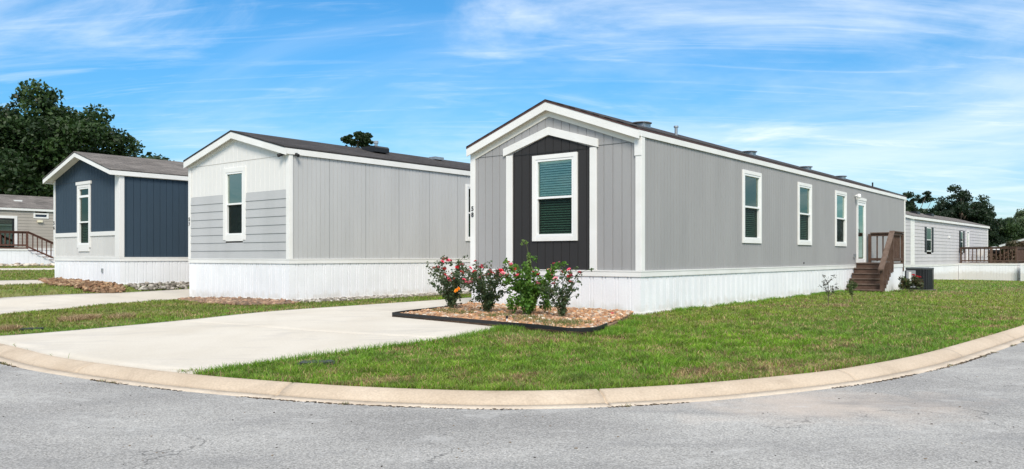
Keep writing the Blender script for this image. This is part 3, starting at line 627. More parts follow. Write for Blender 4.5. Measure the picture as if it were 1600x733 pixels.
mb = MB(); mb.box(6.5, 6.9, 1.2, 1.5, ze3+.35, ze3+.5); mb.build('roof_vent', GREYM, RF3)
mb = MB(); z = 3.9; mb.tube([(3.0, 1.0, z), (3.0, 1.0, z+.22)], .035, 8); mb.tube([(3.3, .9, z), (3.3, .9, z+.18)], .05, 8); mb.build_each('vent_pipe', GREYM, RF3)

# ------------------------------------------------------------------ house 4 (tan, left rear)
r4 = np.array((math.sin(R(ANG)), math.cos(R(ANG)))); B4 = np.array((-27.86, 43.0)); A4 = tuple(B4-r4*9)
L4, W4 = 22.0, 4.6
H4 = thing('mobile_home', (A4[0], A4[1], 0), rotz(ANG), 'tan lap sided mobile home behind the wooden stair at the left edge', 'mobile home', 'mobile homes along the street')
zg4, PW4 = local_ground(A4, ANG); zb4 = 1.58; ze4, zr4 = 3.80, 4.65; c = W4/2
TAN = siding('tan_lap_siding', (.40, .365, .32)); e4 = .1
skirt(H4, L4, W4, lambda x, y: zg4(x, y), zb4, SKW, WHITE, pitch=(.2, .1))
d4 = (8.6-.9, 9.70, 1.66, 3.2); wv = (10.75, 11.35, 3.33, 3.47)
mb = MB(); laps(mb, 'long', .1, L4, zb4, 3.67, .17, [d4, wv]); laps(mb, 'end', .1, W4, zb4, 3.67, .17)
strips(mb, 'end', 0, W4, lambda a: 3.67, lambda y: max(3.671, ze4-.05+(zr4-ze4)*(1-abs(y-c)/(c+e4))), apex=c); strips(mb, 'far', 0, L4, lambda a: zb4, lambda a: 3.7, W=W4); strips(mb, 'back', 0, W4, lambda a: zb4, lambda y: ze4-.05+(zr4-ze4)*(1-abs(y-c)/(c+e4)), apex=c, L=L4)
mb.build('wall', TAN, H4)
RF4 = roof_parts(H4, L4, W4, ze4, zr4, .15, e4, ROOF3, DRIPB, WHITE, thick=.03, fh=.12)
mb = MB(); a0, a1, z0, z1 = d4; pbox(mb, 'long', a1, a1+.14, 0, .04, z0, z1+.14); pbox(mb, 'long', a0-.14, a0, 0, .04, z0, z1+.14); pbox(mb, 'long', a0, a1, 0, .04, z1, z1+.14); dd = mb.build('patio_door', WHITE, H4)
mb = MB(); pbox(mb, 'long', a0, a0+.08, -.03, .02, z0, z1); pbox(mb, 'long', a1-.1, a1, -.03, .02, z0, z1); pbox(mb, 'long', a0+.08, a1-.1, -.03, .02, z1-.08, z1); pbox(mb, 'long', (a0+a1)/2-.05, (a0+a1)/2+.05, -.03, .02, z0, z1-.08); mb.build('frame', BLACKM, dd)
mb = MB(); pbox(mb, 'long', a0+.08, a1-.1, -.015, -.01, z0, z1-.08); mb.build('pane', GLASSM, dd); mb = MB(); pbox(mb, 'long', a0, a1, -.3, -.28, z0, z1); mb.build('recess', DARKIN, dd)
a0, a1, z0, z1 = wv; mb = MB(); pbox(mb, 'long', a0-.09, a0, -.02, .035, z0-.08, z1+.08); pbox(mb, 'long', a1, a1+.09, -.02, .035, z0-.08, z1+.08); pbox(mb, 'long', a0, a1, -.02, .035, z1, z1+.08); pbox(mb, 'long', a0, a1, -.02, .035, z0-.08, z0); q = mb.build('window', WHITE, H4)
mb = MB(); pbox(mb, 'long', a0, a1, -.03, -.02, z0, z1); mb.build('pane', pmat('dark_blue_pane', (.02, .03, .06), .1, spec=.8), q)
mb = MB(); pbox(mb, 'long', 10.85, 11.1, 0, .12, 3.03, 3.14); mb.build('wall_light', pmat('cream_lamp_glass', (.8, .74, .55), .4), H4)
mb = MB(); mb.box(10.1, 10.5, 1.1, 1.5, ze4+.38, ze4+.5); mb.build('roof_vent', WHITE, RF4)

# ------------------------------------------------------------------ house 5 (pale, right rear)
A5 = (22.3, 44.0); L5, W5 = 19.7, 4.4; ANG5 = 41.5
H5 = thing('mobile_home', (A5[0], A5[1], 0), rotz(ANG5), 'pale grey lap sided mobile home with black shutters at the right rear', 'mobile home', 'mobile homes along the street')
zg5, PW5 = local_ground(A5, ANG5); zb5 = .64; c = W5/2; ze5, zr5 = 3.36, 4.02
LAP5 = siding('pale_lap_siding', (.56, .54, .55))
skirt(H5, L5, W5, zg5, zb5, SKW, WHITE, pitch=(.2, .1))
op5 = [(2.85, 3.85, 1.42, 2.78), (11.2, 11.8, 1.42, 2.75), (12.95, 13.55, .7, 2.78)]
mb = MB(); laps(mb, 'long', .3, L5-.1, zb5, ze5-.1, .2, op5, thick=.02); laps(mb, 'end', .1, W5, zb5, ze5-.1, .2, thick=.02)
strips(mb, 'end', 0, W5, lambda a: ze5-.1, lambda y: ze5-.05+(zr5-ze5)*(1-abs(y-c)/(c+.1)), apex=c); strips(mb, 'far', 0, L5, lambda a: zb5, lambda a: ze5, W=W5); strips(mb, 'back', 0, W5, lambda a: zb5, lambda y: ze5-.05+(zr5-ze5)*(1-abs(y-c)/(c+.1)), apex=c, L=L5)
mb.build('wall', LAP5, H5)
mb = MB(); mb.box(-.03, 0, -.03, .1, zb5, ze5); mb.box(.001, .3, -.03, 0, zb5, ze5-.05); mb.box(L5-.1, L5+.02, -.03, 0, zb5, ze5-.05); mb.build_each('corner_board', WHITE, H5)
RF5 = roof_parts(H5, L5, W5, ze5, zr5, .12, .12, ROOF3, DRIPB, WHITE, thick=.03, fh=.14)
window(H5, 'long', *op5[0], mid=2.08, trim=.04, blinds=None, shutters=.38, flush=True, upper=GLASSD); window(H5, 'long', *op5[1], mid=2.08, trim=.04, blinds=None, shutters=.38, flush=True, upper=GLASSD)
a0, a1, z0, z1 = op5[2]; mb = MB(); pbox(mb, 'long', a0-.08, a0, -.02, .04, z0, z1+.08); pbox(mb, 'long', a1, a1+.08, -.02, .04, z0, z1+.08); pbox(mb, 'long', a0, a1, -.02, .04, z1, z1+.08); dd = mb.build('door', WHITE, H5); mb = MB(); pbox(mb, 'long', a0, a1, -.06, -.03, z0, z1); mb.build('door_leaf', VINYLF, dd); mb = MB(); pbox(mb, 'long', a0+.12, a1-.12, -.03, -.02, z0+1.1, z1-.15); mb.build('pane', GLASSM, dd)
for x in (6.0, 9.3): mb = MB(); mb.box(x-.3, x+.3, 1.2, 1.7, ze5+.35, ze5+.55); mb.build('roof_vent', BLACKM, RF5)
mb = MB(); pbox(mb, 'long', 8.0, 8.15, 0, .08, 2.28, 2.42); mb.build('porch_light', VINYLF, H5)

# ------------------------------------------------------------------ decks, stairs
WOOD = pmat('weathered_wood', (.075, .043, .030), .8, (.12, .075, .055), 6, .3, .7, bump=.4, bscale=30, bstretch=(1, 1, 8), fine=.15, fscale=50)
WOODL = pmat('worn_handrail_wood', (.16, .115, .09), .8, (.10, .065, .05), 7, .3, .7, fine=.12, fscale=50)
WOODR = pmat('reddish_wood', (.09, .042, .03), .8, (.13, .065, .05), 5, .3, .7, fine=.1)
def rail(T, p, q, z0, z1, n, mat, w=.038, topm=None, post0=True, post1=True, zslope=0):
    """straight railing between plan points p,q; z0 deck level, z1 rail top; zslope drop from p to q"""
    p = Vector(p); q = Vector(q); d = (q-p); Ln = d.length; d /= Ln; nrm = Vector((-d.y, d.x))
    def bx(a0, a1, h0, h1, zA0, zA1, zB0, zB1, name, m):
        mb = MB(); P = lambda a, h, z: (p.x+d.x*a+nrm.x*h, p.y+d.y*a+nrm.y*h, z)
        mb.add([P(a0, h0, zA0), P(a1, h0, zB0), P(a1, h1, zB0), P(a0, h1, zA0), P(a0, h0, zA1), P(a1, h0, zB1), P(a1, h1, zB1), P(a0, h1, zA1)],
               [(0, 3, 2, 1), (4, 5, 6, 7), (0, 1, 5, 4), (1, 2, 6, 5), (2, 3, 7, 6), (3, 0, 4, 7)]); mb.build(name, m, T)
    s = zslope
    bx(-.02, Ln+.02, -.07, .07, z1-.035, z1, z1-.035+s, z1+s, 'top_rail', topm or mat)
    bx(0, Ln, -.02, .02, z1-.13, z1-.036, z1-.13+s, z1-.036+s, 'side_rail', mat)
    bx(0, Ln, -.02, .02, z0+.08, z0+.17, z0+.08+s, z0+.17+s, 'bottom_rail', mat)
    for k in range(n):
        a = Ln*(k+1)/(n+1); zz = s*a/Ln; bx(a-w/2, a+w/2, .021, .021+w, z0+.06+zz, z1-.04+zz, z0+.06+zz, z1-.04+zz, 'baluster', mat)
    if post0: bx(-.045, .045, -.045, .045, z0-.1, z1-.036, z0-.1, z1-.036, 'post', mat)
    if post1: bx(Ln-.045, Ln+.045, -.045, .045, z0-.1+s, z1-.036+s, z0-.1+s, z1-.036+s, 'post', mat)
# main stair in house-1 local axes: x along the wall, -y outwards
ST = thing('wooden_stairs', (A1[0], A1[1], 0), rotz(ANG), 'brown wooden steps with white skirted side at the glazed door of the grey home', 'stairs')
sx0, sx1, sxl, wo_ = 13.12, 14.42, 15.86, 1.12; zf = .90; zbase = -.10; nst = 6; rh = (zf-zbase)/nst; tr_ = (sx1-sx0)/(nst-1)
for k in range(nst):
    x = sx0+tr_*k; z = zbase+rh*(k+1)
    mb = MB(); mb.box(x, x+.03, -wo_+.03, -.035, z-rh-(.0 if k else .1), z-.04); mb.build('riser', WOOD, ST, bevel=.004)
    if k < nst-1: mb = MB(); mb.box(x-.03, x+tr_-.001, -wo_+.0, -.035, z-.038, z); mb.build('tread', WOODL, ST, bevel=.004)
for k in range(10):
    a = sx1+.0+(sxl-sx1)*k/10; mb = MB(); mb.box(a-(.03 if k == 0 else 0), a+(sxl-sx1)/10-.008, -wo_, -.035, zf-.038, zf); mb.build('deck_board', WOODL, ST)
for (x, y) in ((sx0+.06, -wo_-.0), ): mb = MB(); mb.box(x-.045, x+.045, y-.045, y+.045, -.2, .72); mb.build('post', WOOD, ST)
for (x, y) in ((sx1+.02, -wo_), (sxl, -wo_), (sxl, -.09)): mb = MB(); mb.box(x-.045, x+.045, y-.045, y+.045, zf-.3, 1.88); mb.build('post', WOOD, ST)
rail(ST, (sxl, -.13), (sxl, -wo_+.05), zf-.02, 1.93, 4, WOOD, post0=False, post1=False)
rail(ST, (sx1+.06, -wo_), (sxl-.05, -wo_), zf-.02, 1.93, 7, WOOD, post0=False, post1=False, w=.03)
# sloping handrail
def slope_rail():
    x0, x1 = sx0-.02, sx1; za, zb_ = .70, 1.90
    mb = MB(); mb.add([(x0-.06, -wo_-.08, za-.03), (x1+.06, -wo_-.08, zb_), (x1+.06, -wo_+.08, zb_), (x0-.06, -wo_+.08, za-.03), (x0-.06, -wo_-.08, za+.01), (x1+.06, -wo_-.08, zb_+.04), (x1+.06, -wo_+.08, zb_+.04), (x0-.06, -wo_+.08, za+.01)],
        [(0, 3, 2, 1), (4, 5, 6, 7), (0, 1, 5, 4), (1, 2, 6, 5), (2, 3, 7, 6), (3, 0, 4, 7)]); mb.build('handrail', WOODL, ST)
    for k in range(7):
        x = sx0+.16+k*(sx1-sx0-.2)/6; t = (x-x0)/(x1-x0); zt = za+(zb_-za)*t; zz = zbase+(x-sx0)/tr_*rh
        mb = MB(); mb.box(x-.017, x+.017, -wo_-.06, -wo_-.03, zz-.02, zt-.03); mb.build('baluster', WOOD, ST)
slope_rail()
mb = MB()
for k in range(nst):
    x = sx0+tr_*k; xe = x+tr_ if k < nst-1 else sxl+.02; mb.box(x+.04, xe+.0395 if k < nst-1 else xe, -wo_-.02, -wo_+.0, zbase-.15, zbase+rh*(k+1)-.045 if k < nst-1 else zf-.16)
for k in range(9): mb.box(sx1+.2+k*.16, sx1+.215+k*.16, -wo_-.024, -wo_-.02, -.2, zf-.16)
mb.box(sxl, sxl+.02, -wo_, -.02, -.25, zf-.16); mb.build('side_skirting', SKW, ST)
mb = MB(); mb.box(sx1+.0, sxl+.03, -wo_-.035, -wo_-.0, zf-.16, zf-.045); mb.box(sxl+.021, sxl+.035, -wo_, -.02, zf-.16, zf-.045); mb.build_each('side_band', WHITE, ST)

# AC unit
acx, acy = 13.72, 26.6; AC = thing('air_conditioner', (acx, acy, gz(acx, acy)), R(40), 'black round cornered air conditioning unit standing on the grass beyond the wooden steps', 'air conditioner')
def rrect(w, h, r, n=6):
    P = []
    for cx, cy, a in ((w/2-r, h/2-r, 0), (-w/2+r, h/2-r, 90), (-w/2+r, -h/2+r, 180), (w/2-r, -h/2+r, 270)):
        for k in range(n+1): t = R(a+90*k/n); P.append((cx+r*math.cos(t), cy+r*math.sin(t)))
    return P
mb = MB(); mb.prism([(x, y, .02) for x, y in rrect(.66, .66, .16)], (0, 0, .66)); mb.build('coil', pmat('coil_dark', (.012, .012, .014), .5), AC)
mb = MB()
for k in range(26): mb.prism([(x, y, .05+k*.024) for x, y in rrect(.70, .70, .17)], (0, 0, .008))
for x, y in rrect(.705, .705, .17)[::2]: mb.box(x-.008, x+.008, y-.008, y+.008, .02, .68)
mb.build('louvres', pmat('dark_grey_metal', (.05, .052, .056), .4, metal=.3), AC)
mb = MB(); mb.prism([(x, y, .68) for x, y in rrect(.74, .74, .18)], (0, 0, .06)); mb.build('top_cap', pmat('cap_metal', (.07, .075, .08), .35), AC, bevel=.01)
mb = MB(); mb.prism([(x, y, -.03) for x, y in rrect(.78, .78, .05)], (0, 0, .05)); mb.build('base', pmat('ac_pad', (.12, .11, .10), .9), AC)
mb = MB(); mb.box(-.30, -.06, .352, .362, .1, .64); mb.box(-.362, -.352, -.02, .28, .08, .65); mb.build('service_panel', pmat('panel_grey', (.30, .31, .33), .5), AC)
mb = MB(); mb.box(-.366, -.362, .12, .2, .3, .6); mb.build('label', WHITE, AC)
mb = MB()
for k in range(5): mb.lathe([(.05+.055*k, .745), (.056+.055*k, .75), (.062+.055*k, .745)], (0, 0, 0), 24)
for k in range(8): mb.tube([(0, 0, .748), (.3*math.cos(k*math.pi/4), .3*math.sin(k*math.pi/4), .748)], .005, 4)
mb.build('fan_grille', GREYM, AC)

# right rear deck (house 5 axes)
DK = thing('wooden_deck', (A5[0], A5[1], 0), rotz(ANG5), 'brown railed wooden deck on white skirting beside the home with black shutters', 'deck')
s0, s1, wd_ = 10.6, 15.0, 3.3; zd = .70; zz = -.75
mb = MB(); mb.box(s0, s1, -wd_, -.05, zd-.05, zd); mb.build('deck_floor', WOODL, DK)
mb = MB()
strips(mb, 'end', -wd_, -.02, lambda a: zz, lambda a: zd-.13, grooves=grid(-wd_, 0, .16)); mb.v = [(v[0]+s0, v[1], v[2]) for v in mb.v]
m2 = MB(); strips(m2, 'long', s0, s1, lambda a: zz, lambda a: zd-.13, grooves=grid(s0, s1, .16)); m2.v = [(v[0], v[1]-wd_, v[2]) for v in m2.v]; mb.add(m2.v, m2.f)
mb.build('deck_skirting', SKW, DK)
mb = MB(); mb.box(s0-.03, s0, -wd_-.03, -.03, zd-.13, zd-.04); mb.box(s0, s1, -wd_-.03, -wd_, zd-.13, zd-.04); mb.build_each('deck_band', WHITE, DK)
rail(DK, (s0+.05, -.15), (s0+.05, -wd_+.05), zd, 1.72, 13, WOOD, w=.05)
rail(DK, (s0+.1, -wd_+.05), (s1, -wd_+.05), zd, 1.72, 22, WOOD, w=.05)
mb = MB(); mb.box(s0-.0, s0+.06, -1.95, -1.8, zd, 1.72); mb.build('post', WOOD, DK)
# stair box further right
DS = thing('stair_enclosure', (A5[0], A5[1], 0), rotz(ANG5), 'white skirted stair box in front of the far right deck', 'stairs')
mb = MB(); strips(mb, 'end', -5.6, -wd_-.25, lambda a: zz, lambda a: zd-.15, grooves=grid(-5.6, -wd_, .16)); mb.v = [(v[0]+s0-.45, v[1], v[2]) for v in mb.v]
m2 = MB(); m2.box(s0-.45, s0+1.0, -5.6, -wd_-.25, zz, zd-.16); mb.build('skirting', SKW, DS)
mb = MB(); mb.box(s0-.44, s0+1.0, -5.6, -wd_-.25, zd-.14, zd-.03); mb.build('landing', WHITE, DS)
mb = MB(); mb.box(s0-.43, s0+1.0, -wd_-.28, -wd_-.25, zz, zd-.15); mb.box(s0+1, s0+1.02, -5.6, -wd_-.25, zz, zd-.15); mb.build('rear_skirting', SKW, DS)
# things on the deck
px_, py_ = PW5(s0+.9, -1.9); GR = thing('barbecue_grill', (px_, py_, zd), R(20), 'black barbecue grill with a white lid standing on the far deck', 'grill')
mb = MB(); mb.lathe([(0, .95), (.22, .93), (.30, .82), (.31, .74)], (0, 0, .1), 16); mb.build('lid', VINYLF, GR, smooth=True)
mb = MB(); mb.lathe([(.31, .83), (.29, .68), (.15, .58), (0, .57)], (0, 0, 0), 16); mb.build('bowl', BLACKM, GR, smooth=True)
for k in range(3): mb = MB(); t = k*2.1; mb.tube([(.15*math.cos(t), .15*math.sin(t), .6), (.3*math.cos(t), .3*math.sin(t), 0)], .015); mb.build('leg', BLACKM, GR)
px_, py_ = PW5(s0+.9, -.9); CH = thing('folding_chair', (px_, py_, zd), R(200), 'pale folding chair standing behind the rail of the far deck', 'chair')
mb = MB(); mb.box(-.25, .25, -.22, .22, .42, .46); mb.build('seat', VINYLF, CH); mb = MB(); mb.prism([(-.25, .22, .46), (.25, .22, .46), (.25, .34, 1.0), (-.25, .34, 1.0)], (0, .02, 0)); mb.build('backrest', VINYLF, CH)
for x in (-.23, .23):
    for y in (-.2, .24): mb = MB(); mb.tube([(x, y, .44), (x, y*1.2, 0)], .014); mb.build('leg', GREYM, CH)

# left rear deck and stair (house 4 axes)
D4 = thing('wooden_deck', (A4[0], A4[1], 0), rotz(ANG), 'reddish wooden deck and long stair rail in front of the tan home', 'deck')
q0, q1, w4_ = 4.0, 9.56, 2.2; zd = 1.58
mb = MB(); mb.box(q0, q1, -w4_, -.05, zd-.06, zd); mb.build('deck_floor', WOODR, D4)
mb = MB(); strips(mb, 'long', q0, q1+1.7, lambda a: zg4(a, -w4_)-.05, lambda a: zd-.16-max(0, a-q1)*.47, grooves=grid(q0, q1+1.7, .2), apex=q1); mb.v = [(v[0], v[1]-w4_, v[2]) for v in mb.v]; mb.build('deck_skirting', SKW, D4)
mb = MB(); mb.box(q0, q1, -w4_-.03, -w4_, zd-.16, zd-.07); mb.build_each('deck_band', WHITE, D4)
rail(D4, (q0, -w4_+.05), (q1, -w4_+.05), zd, 2.45, 26, WOODR, w=.045)
# stair heading out from the deck end
rail(D4, (q1+.05, -w4_+.0), (q1+2.45, -w4_-.2), zd-.1, 2.45, 10, WOODR, w=.045, post0=False, zslope=-1.15)
for k in range(7):
    x = q1+.1+k*.33; z = zd-.16*(k+1); mb = MB(); mb.box(x, x+.36, -w4_-.1, -w4_+1.0, z-.04, z); mb.build('tread', WOODR, D4)
mb = MB(); mb.prism([(q1, -w4_+1.02, zd-.05), (q1+2.45, -w4_+1.02, .42), (q1+2.45, -w4_+1.02, .2), (q1, -w4_+1.02, zd-.4)], (0, .04, 0)); mb.build('stringer', WOODR, D4)

# ------------------------------------------------------------------ rocks, beds
TINT = tintmat('stone', .8, 0)
def inpoly(P, poly):
    poly = np.asarray(poly, float); x, y = P[:, 0], P[:, 1]; r = np.zeros(len(P), bool); j = len(poly)-1
    for i in range(len(poly)):
        xi, yi = poly[i]; xj, yj = poly[j]
        c_ = ((yi > y) != (yj > y)) & (x < (xj-xi)*(y-yi)/(yj-yi+1e-12)+xi); r ^= c_; j = i
    return r
ph = (1+5**.5)/2
ICO = np.array([(-1, ph, 0), (1, ph, 0), (-1, -ph, 0), (1, -ph, 0), (0, -1, ph), (0, 1, ph), (0, -1, -ph), (0, 1, -ph), (ph, 0, -1), (ph, 0, 1), (-ph, 0, -1), (-ph, 0, 1)])/1.9
ICF = np.array([(0, 11, 5), (0, 5, 1), (0, 1, 7), (0, 7, 10), (0, 10, 11), (1, 5, 9), (5, 11, 4), (11, 10, 2), (10, 7, 6), (7, 1, 8), (3, 9, 4), (3, 4, 2), (3, 2, 6), (3, 6, 8), (3, 8, 9), (4, 9, 5), (2, 4, 11), (6, 2, 10), (8, 6, 7), (9, 8, 1)])
def stones(name, poly, dens, size, pal, zoff, label=None, flat=.6, mound=0, inset=0):
    poly = np.array(poly); lo, hi = poly.min(0), poly.max(0); n = int((hi-lo).prod()*dens)
    P = lo+rng.random((n, 2))*(hi-lo); P = P[inpoly(P, poly)]
    if inset: P = P[np.min([np.hypot(P[:, 0]-a[0], P[:, 1]-a[1]) for a in poly_at(np.vstack([poly[:-1]]), np.linspace(0, 1, 120))], 0) > inset]
    n = len(P); s = size*(.5+rng.random(n)**2*1.1)
    z = ground(P)+zoff+rng.random(n)*mound
    sh = np.c_[1+rng.random(n)*.5, .8+rng.random(n)*.4, flat+rng.random(n)*.3]*s[:, None]
    V = ICO[None]*(1+rng.normal(0, .13, (n, 12, 1)))*sh[:, None]; a = rng.random(n)*6.28; ca, sa = np.cos(a)[:, None], np.sin(a)[:, None]
    t = rng.normal(0, .4, n)[:, None]; X = V[..., 0]*ca-V[..., 1]*sa; Y = V[..., 0]*sa+V[..., 1]*ca; Zz = V[..., 2]+t*X*.6
    V = np.stack([X+P[:, 0:1], Y+P[:, 1:2], Zz+z[:, None]+s[:, None]*.25], -1).reshape(-1, 3)
    F = (ICF[None]+(np.arange(n)*12)[:, None, None]).reshape(-1, 3)
    pal = np.array(pal); c_ = pal[rng.integers(0, len(pal), n)]*(.5+rng.random((n, 1))*.65); C = np.repeat(np.c_[c_, np.ones(n)], 12, 0)
    return tag(npmesh(name, V, [F], TINT, col=C), label, kind='stuff', cat='stones')
BED = catmull(np.array([(-1.0, 17.65), (-1.42, 15.98), (-2.17, 14.3)]), .5).tolist()+[(-.2, 12.28), (.35, 11.86), (.8, 11.56), (1.0, 11.50), (1.13, 11.56), (1.26, 11.72), (1.48, 12.25), (1.80, 13.2), (2.28, 14.9)]
BEDP = BED
bed_soil = pmat('bed_soil', (.16, .10, .065), .95, (.26, .17, .11), 8, fine=.3)
def fanpoly(name, poly, mat, off, kind='structure', step=.25):
    poly = np.array(poly); lo, hi = poly.min(0), poly.max(0)
    mb = MB(); zs = ground(poly)+off; mb.add([(p[0], p[1], z) for p, z in zip(poly, zs)], [tuple(range(len(poly)))]); mb.add([(p[0], p[1], z-.08) for p, z in zip(poly, zs)], [])
    n = len(poly); mb.f += [(i, i+n, (i+1) % n+n, (i+1) % n) for i in range(n)]
    o = mb.build(name, mat); tag(o, kind=kind); return o
fanpoly('bed_ground', BEDP, bed_soil, .045)
RED = [(.44, .22, .11), (.50, .29, .17), (.58, .40, .27), (.36, .19, .11), (.52, .34, .21), (.66, .56, .45), (.34, .22, .15), (.46, .25, .13), (.55, .30, .15)]
stones('bed_stones', BEDP, 620, .030, RED, .045, 'orange brown stones filling the black edged rose bed', mound=.015, inset=.075)
stones('rock_border', [(-9.05, 22.25), (-8.95, 21.2), (-8.3, 19.9), (-7.3, 18.6), (-5.9, 17.75), (-5.25, 18.1), (-5.0, 18.7), (-5.5, 19.38)], 240, .04, [(.34, .21, .14), (.28, .18, .12), (.42, .29, .2), (.24, .17, .12)], .0, 'brown rock border in front of the white gabled home')
stones('rock_border', [(-15.1, 26.1), (-15.2, 25.4), (-13.2, 22.6), (-11.6, 21.75), (-10.95, 22.1), (-11.2, 22.9), (-11.6, 23.25)], 240, .045, [(.25, .14, .08), (.34, .21, .12), (.20, .12, .07), (.42, .29, .18)], -.01, 'brown rock border in front of the navy home', mound=.05)
GRV = [(.36, .32, .28), (.44, .40, .35), (.28, .25, .21), (.52, .49, .44), (.20, .18, .15)]
def wallstrip(PW, x0, x1, w0, w1): return [PW(x0, -.02), PW(x0-.1, -w0), PW(x1, -w1), PW(x1, -.02)]
stones('gravel', wallstrip(PW2, -.1, 11, .85, .75), 260, .035, GRV, .0, 'pale gravel along the side of the light grey home')
stones('gravel', wallstrip(PW3, .2, 6, .95, .8), 160, .045, GRV, .0, 'pale gravel along the side of the navy home', mound=.05)
stones('gravel', wallstrip(PW4, 2.5, 17, 3.6, 3.2), 30, .09, [(.5, .42, .33), (.62, .55, .46), (.38, .3, .24)], .0, 'pale stones along the front of the left rear deck')
# black edging round the bed
EDG = [p for p in BED if True][1:-2]
def edging():
    mb = MB(); P = np.array(EDG); zt = ground(P); n = len(P); T = np.gradient(P, axis=0); T /= np.hypot(T[:, 0], T[:, 1])[:, None]; Nn = np.c_[-T[:, 1], T[:, 0]]
    V = []
    for i in range(n):
        for d, z in ((0, -.05), (0, .098), (.016, .098), (.016, -.05)): V.append((P[i, 0]+Nn[i, 0]*d, P[i, 1]+Nn[i, 1]*d, zt[i]+z+(.0 if z < 0 else .006*math.sin(i*2.1))))
    F = [(4*i+a, 4*i+b, 4*i+4+b, 4*i+4+a) for i in range(n-1) for a, b in ((0, 1), (1, 2), (2, 3), (3, 0))]
    F += [(0, 1, 2, 3), (4*n-4, 4*n-3, 4*n-2, 4*n-1)]
    mb.add(V, F); o = mb.build('bed_edging', BLACKM); tag(o, 'black plastic edging strip round the stone rose bed', 'garden edging')
edging()

# ------------------------------------------------------------------ plants
LEAF = tintmat('leaf', .5, .3, .35); BARK = pmat('bark', (.11, .085, .065), .9, (.17, .14, .115), 6, bump=.6, bscale=12)
STEM = pmat('green_stem', (.08, .09, .035), .7)
def leafcloud(C, n, size, pal, spread=1.0, flat=0, elong=1.6, up=0.0):
    """C (m,4): centre + radius; leaves as 4-vertex kites"""
    C = np.asarray(C, float); w = C[:, 3]**2; idx = rng.choice(len(C), n, p=w/w.sum())
    d = rng.normal(size=(n, 3)); d /= np.linalg.norm(d, axis=1)[:, None]; rr = C[idx, 3]*(rng.random(n)**.45)*spread
    p = C[idx, :3]+d*rr[:, None]*np.array((1, 1, 1-flat))
    nn = rng.normal(size=(n, 3))+d*.6+np.array((0, 0, up)); nn /= np.linalg.norm(nn, axis=1)[:, None]
    t = rng.normal(size=(n, 3)); t -= (t*nn).sum(1)[:, None]*nn; t /= np.linalg.norm(t, axis=1)[:, None]; b = np.cross(nn, t)
    s = size*(.6+rng.random(n)*.8)[:, None]
    V = np.stack([p-t*s*elong/2, p+b*s*.5+nn*s*.08, p+t*s*elong/2, p-b*s*.5+nn*s*.08], 1).reshape(-1, 3)
    F = np.arange(4*n).reshape(-1, 4)
    cl_ = rng.random(len(C)); pal = np.array(pal); k = (cl_[idx]*.6+rng.random(n)*.4)*(len(pal)-1); i0 = np.clip(k.astype(int), 0, len(pal)-2); fr = (k-i0)[:, None]
    c_ = pal[i0]*(1-fr)+pal[i0+1]*fr; return V, F, np.repeat(np.c_[c_, np.ones(n)], 4, 0)
def petal_mesh(name, mat, r=1.0):
    mb = MB(); random.seed(3)
    for ring, (nr, tilt, ln) in enumerate(((5, 20, 1.0), (5, 45, .8), (4, 70, .6))):
        for k in range(nr):
            a = 2*math.pi*k/nr+ring*.5; ca, sa = math.cos(a), math.sin(a); ct, stt = math.cos(R(tilt)), math.sin(R(tilt)); w = .42*ln*r
            def P(u, v): return (ca*u*ct-sa*v, sa*u*ct+ca*v, u*stt*r+.05*r)
            mb.add([P(0, 0), P(.6*ln*r, -w), P(ln*r, -w*.6), P(ln*r, w*.6), P(.6*ln*r, w)], [(0, 1, 2, 3, 4)])
    me = bpy.data.meshes.new(name); me.from_pydata(mb.v, [], mb.f); me.materials.append(mat); return me
PINKM = petal_mesh('blossom', pmat('pink_petal', (.72, .07, .13), .5, (.85, .20, .28), 40)); REDM = petal_mesh('blossom', pmat('red_petal', (.62, .015, .04), .5)); PALEM = petal_mesh('blossom', pmat('faded_petal', (.75, .28, .32), .5)); ORM = petal_mesh('blossom', pmat('orange_petal', (.95, .32, .02), .5))
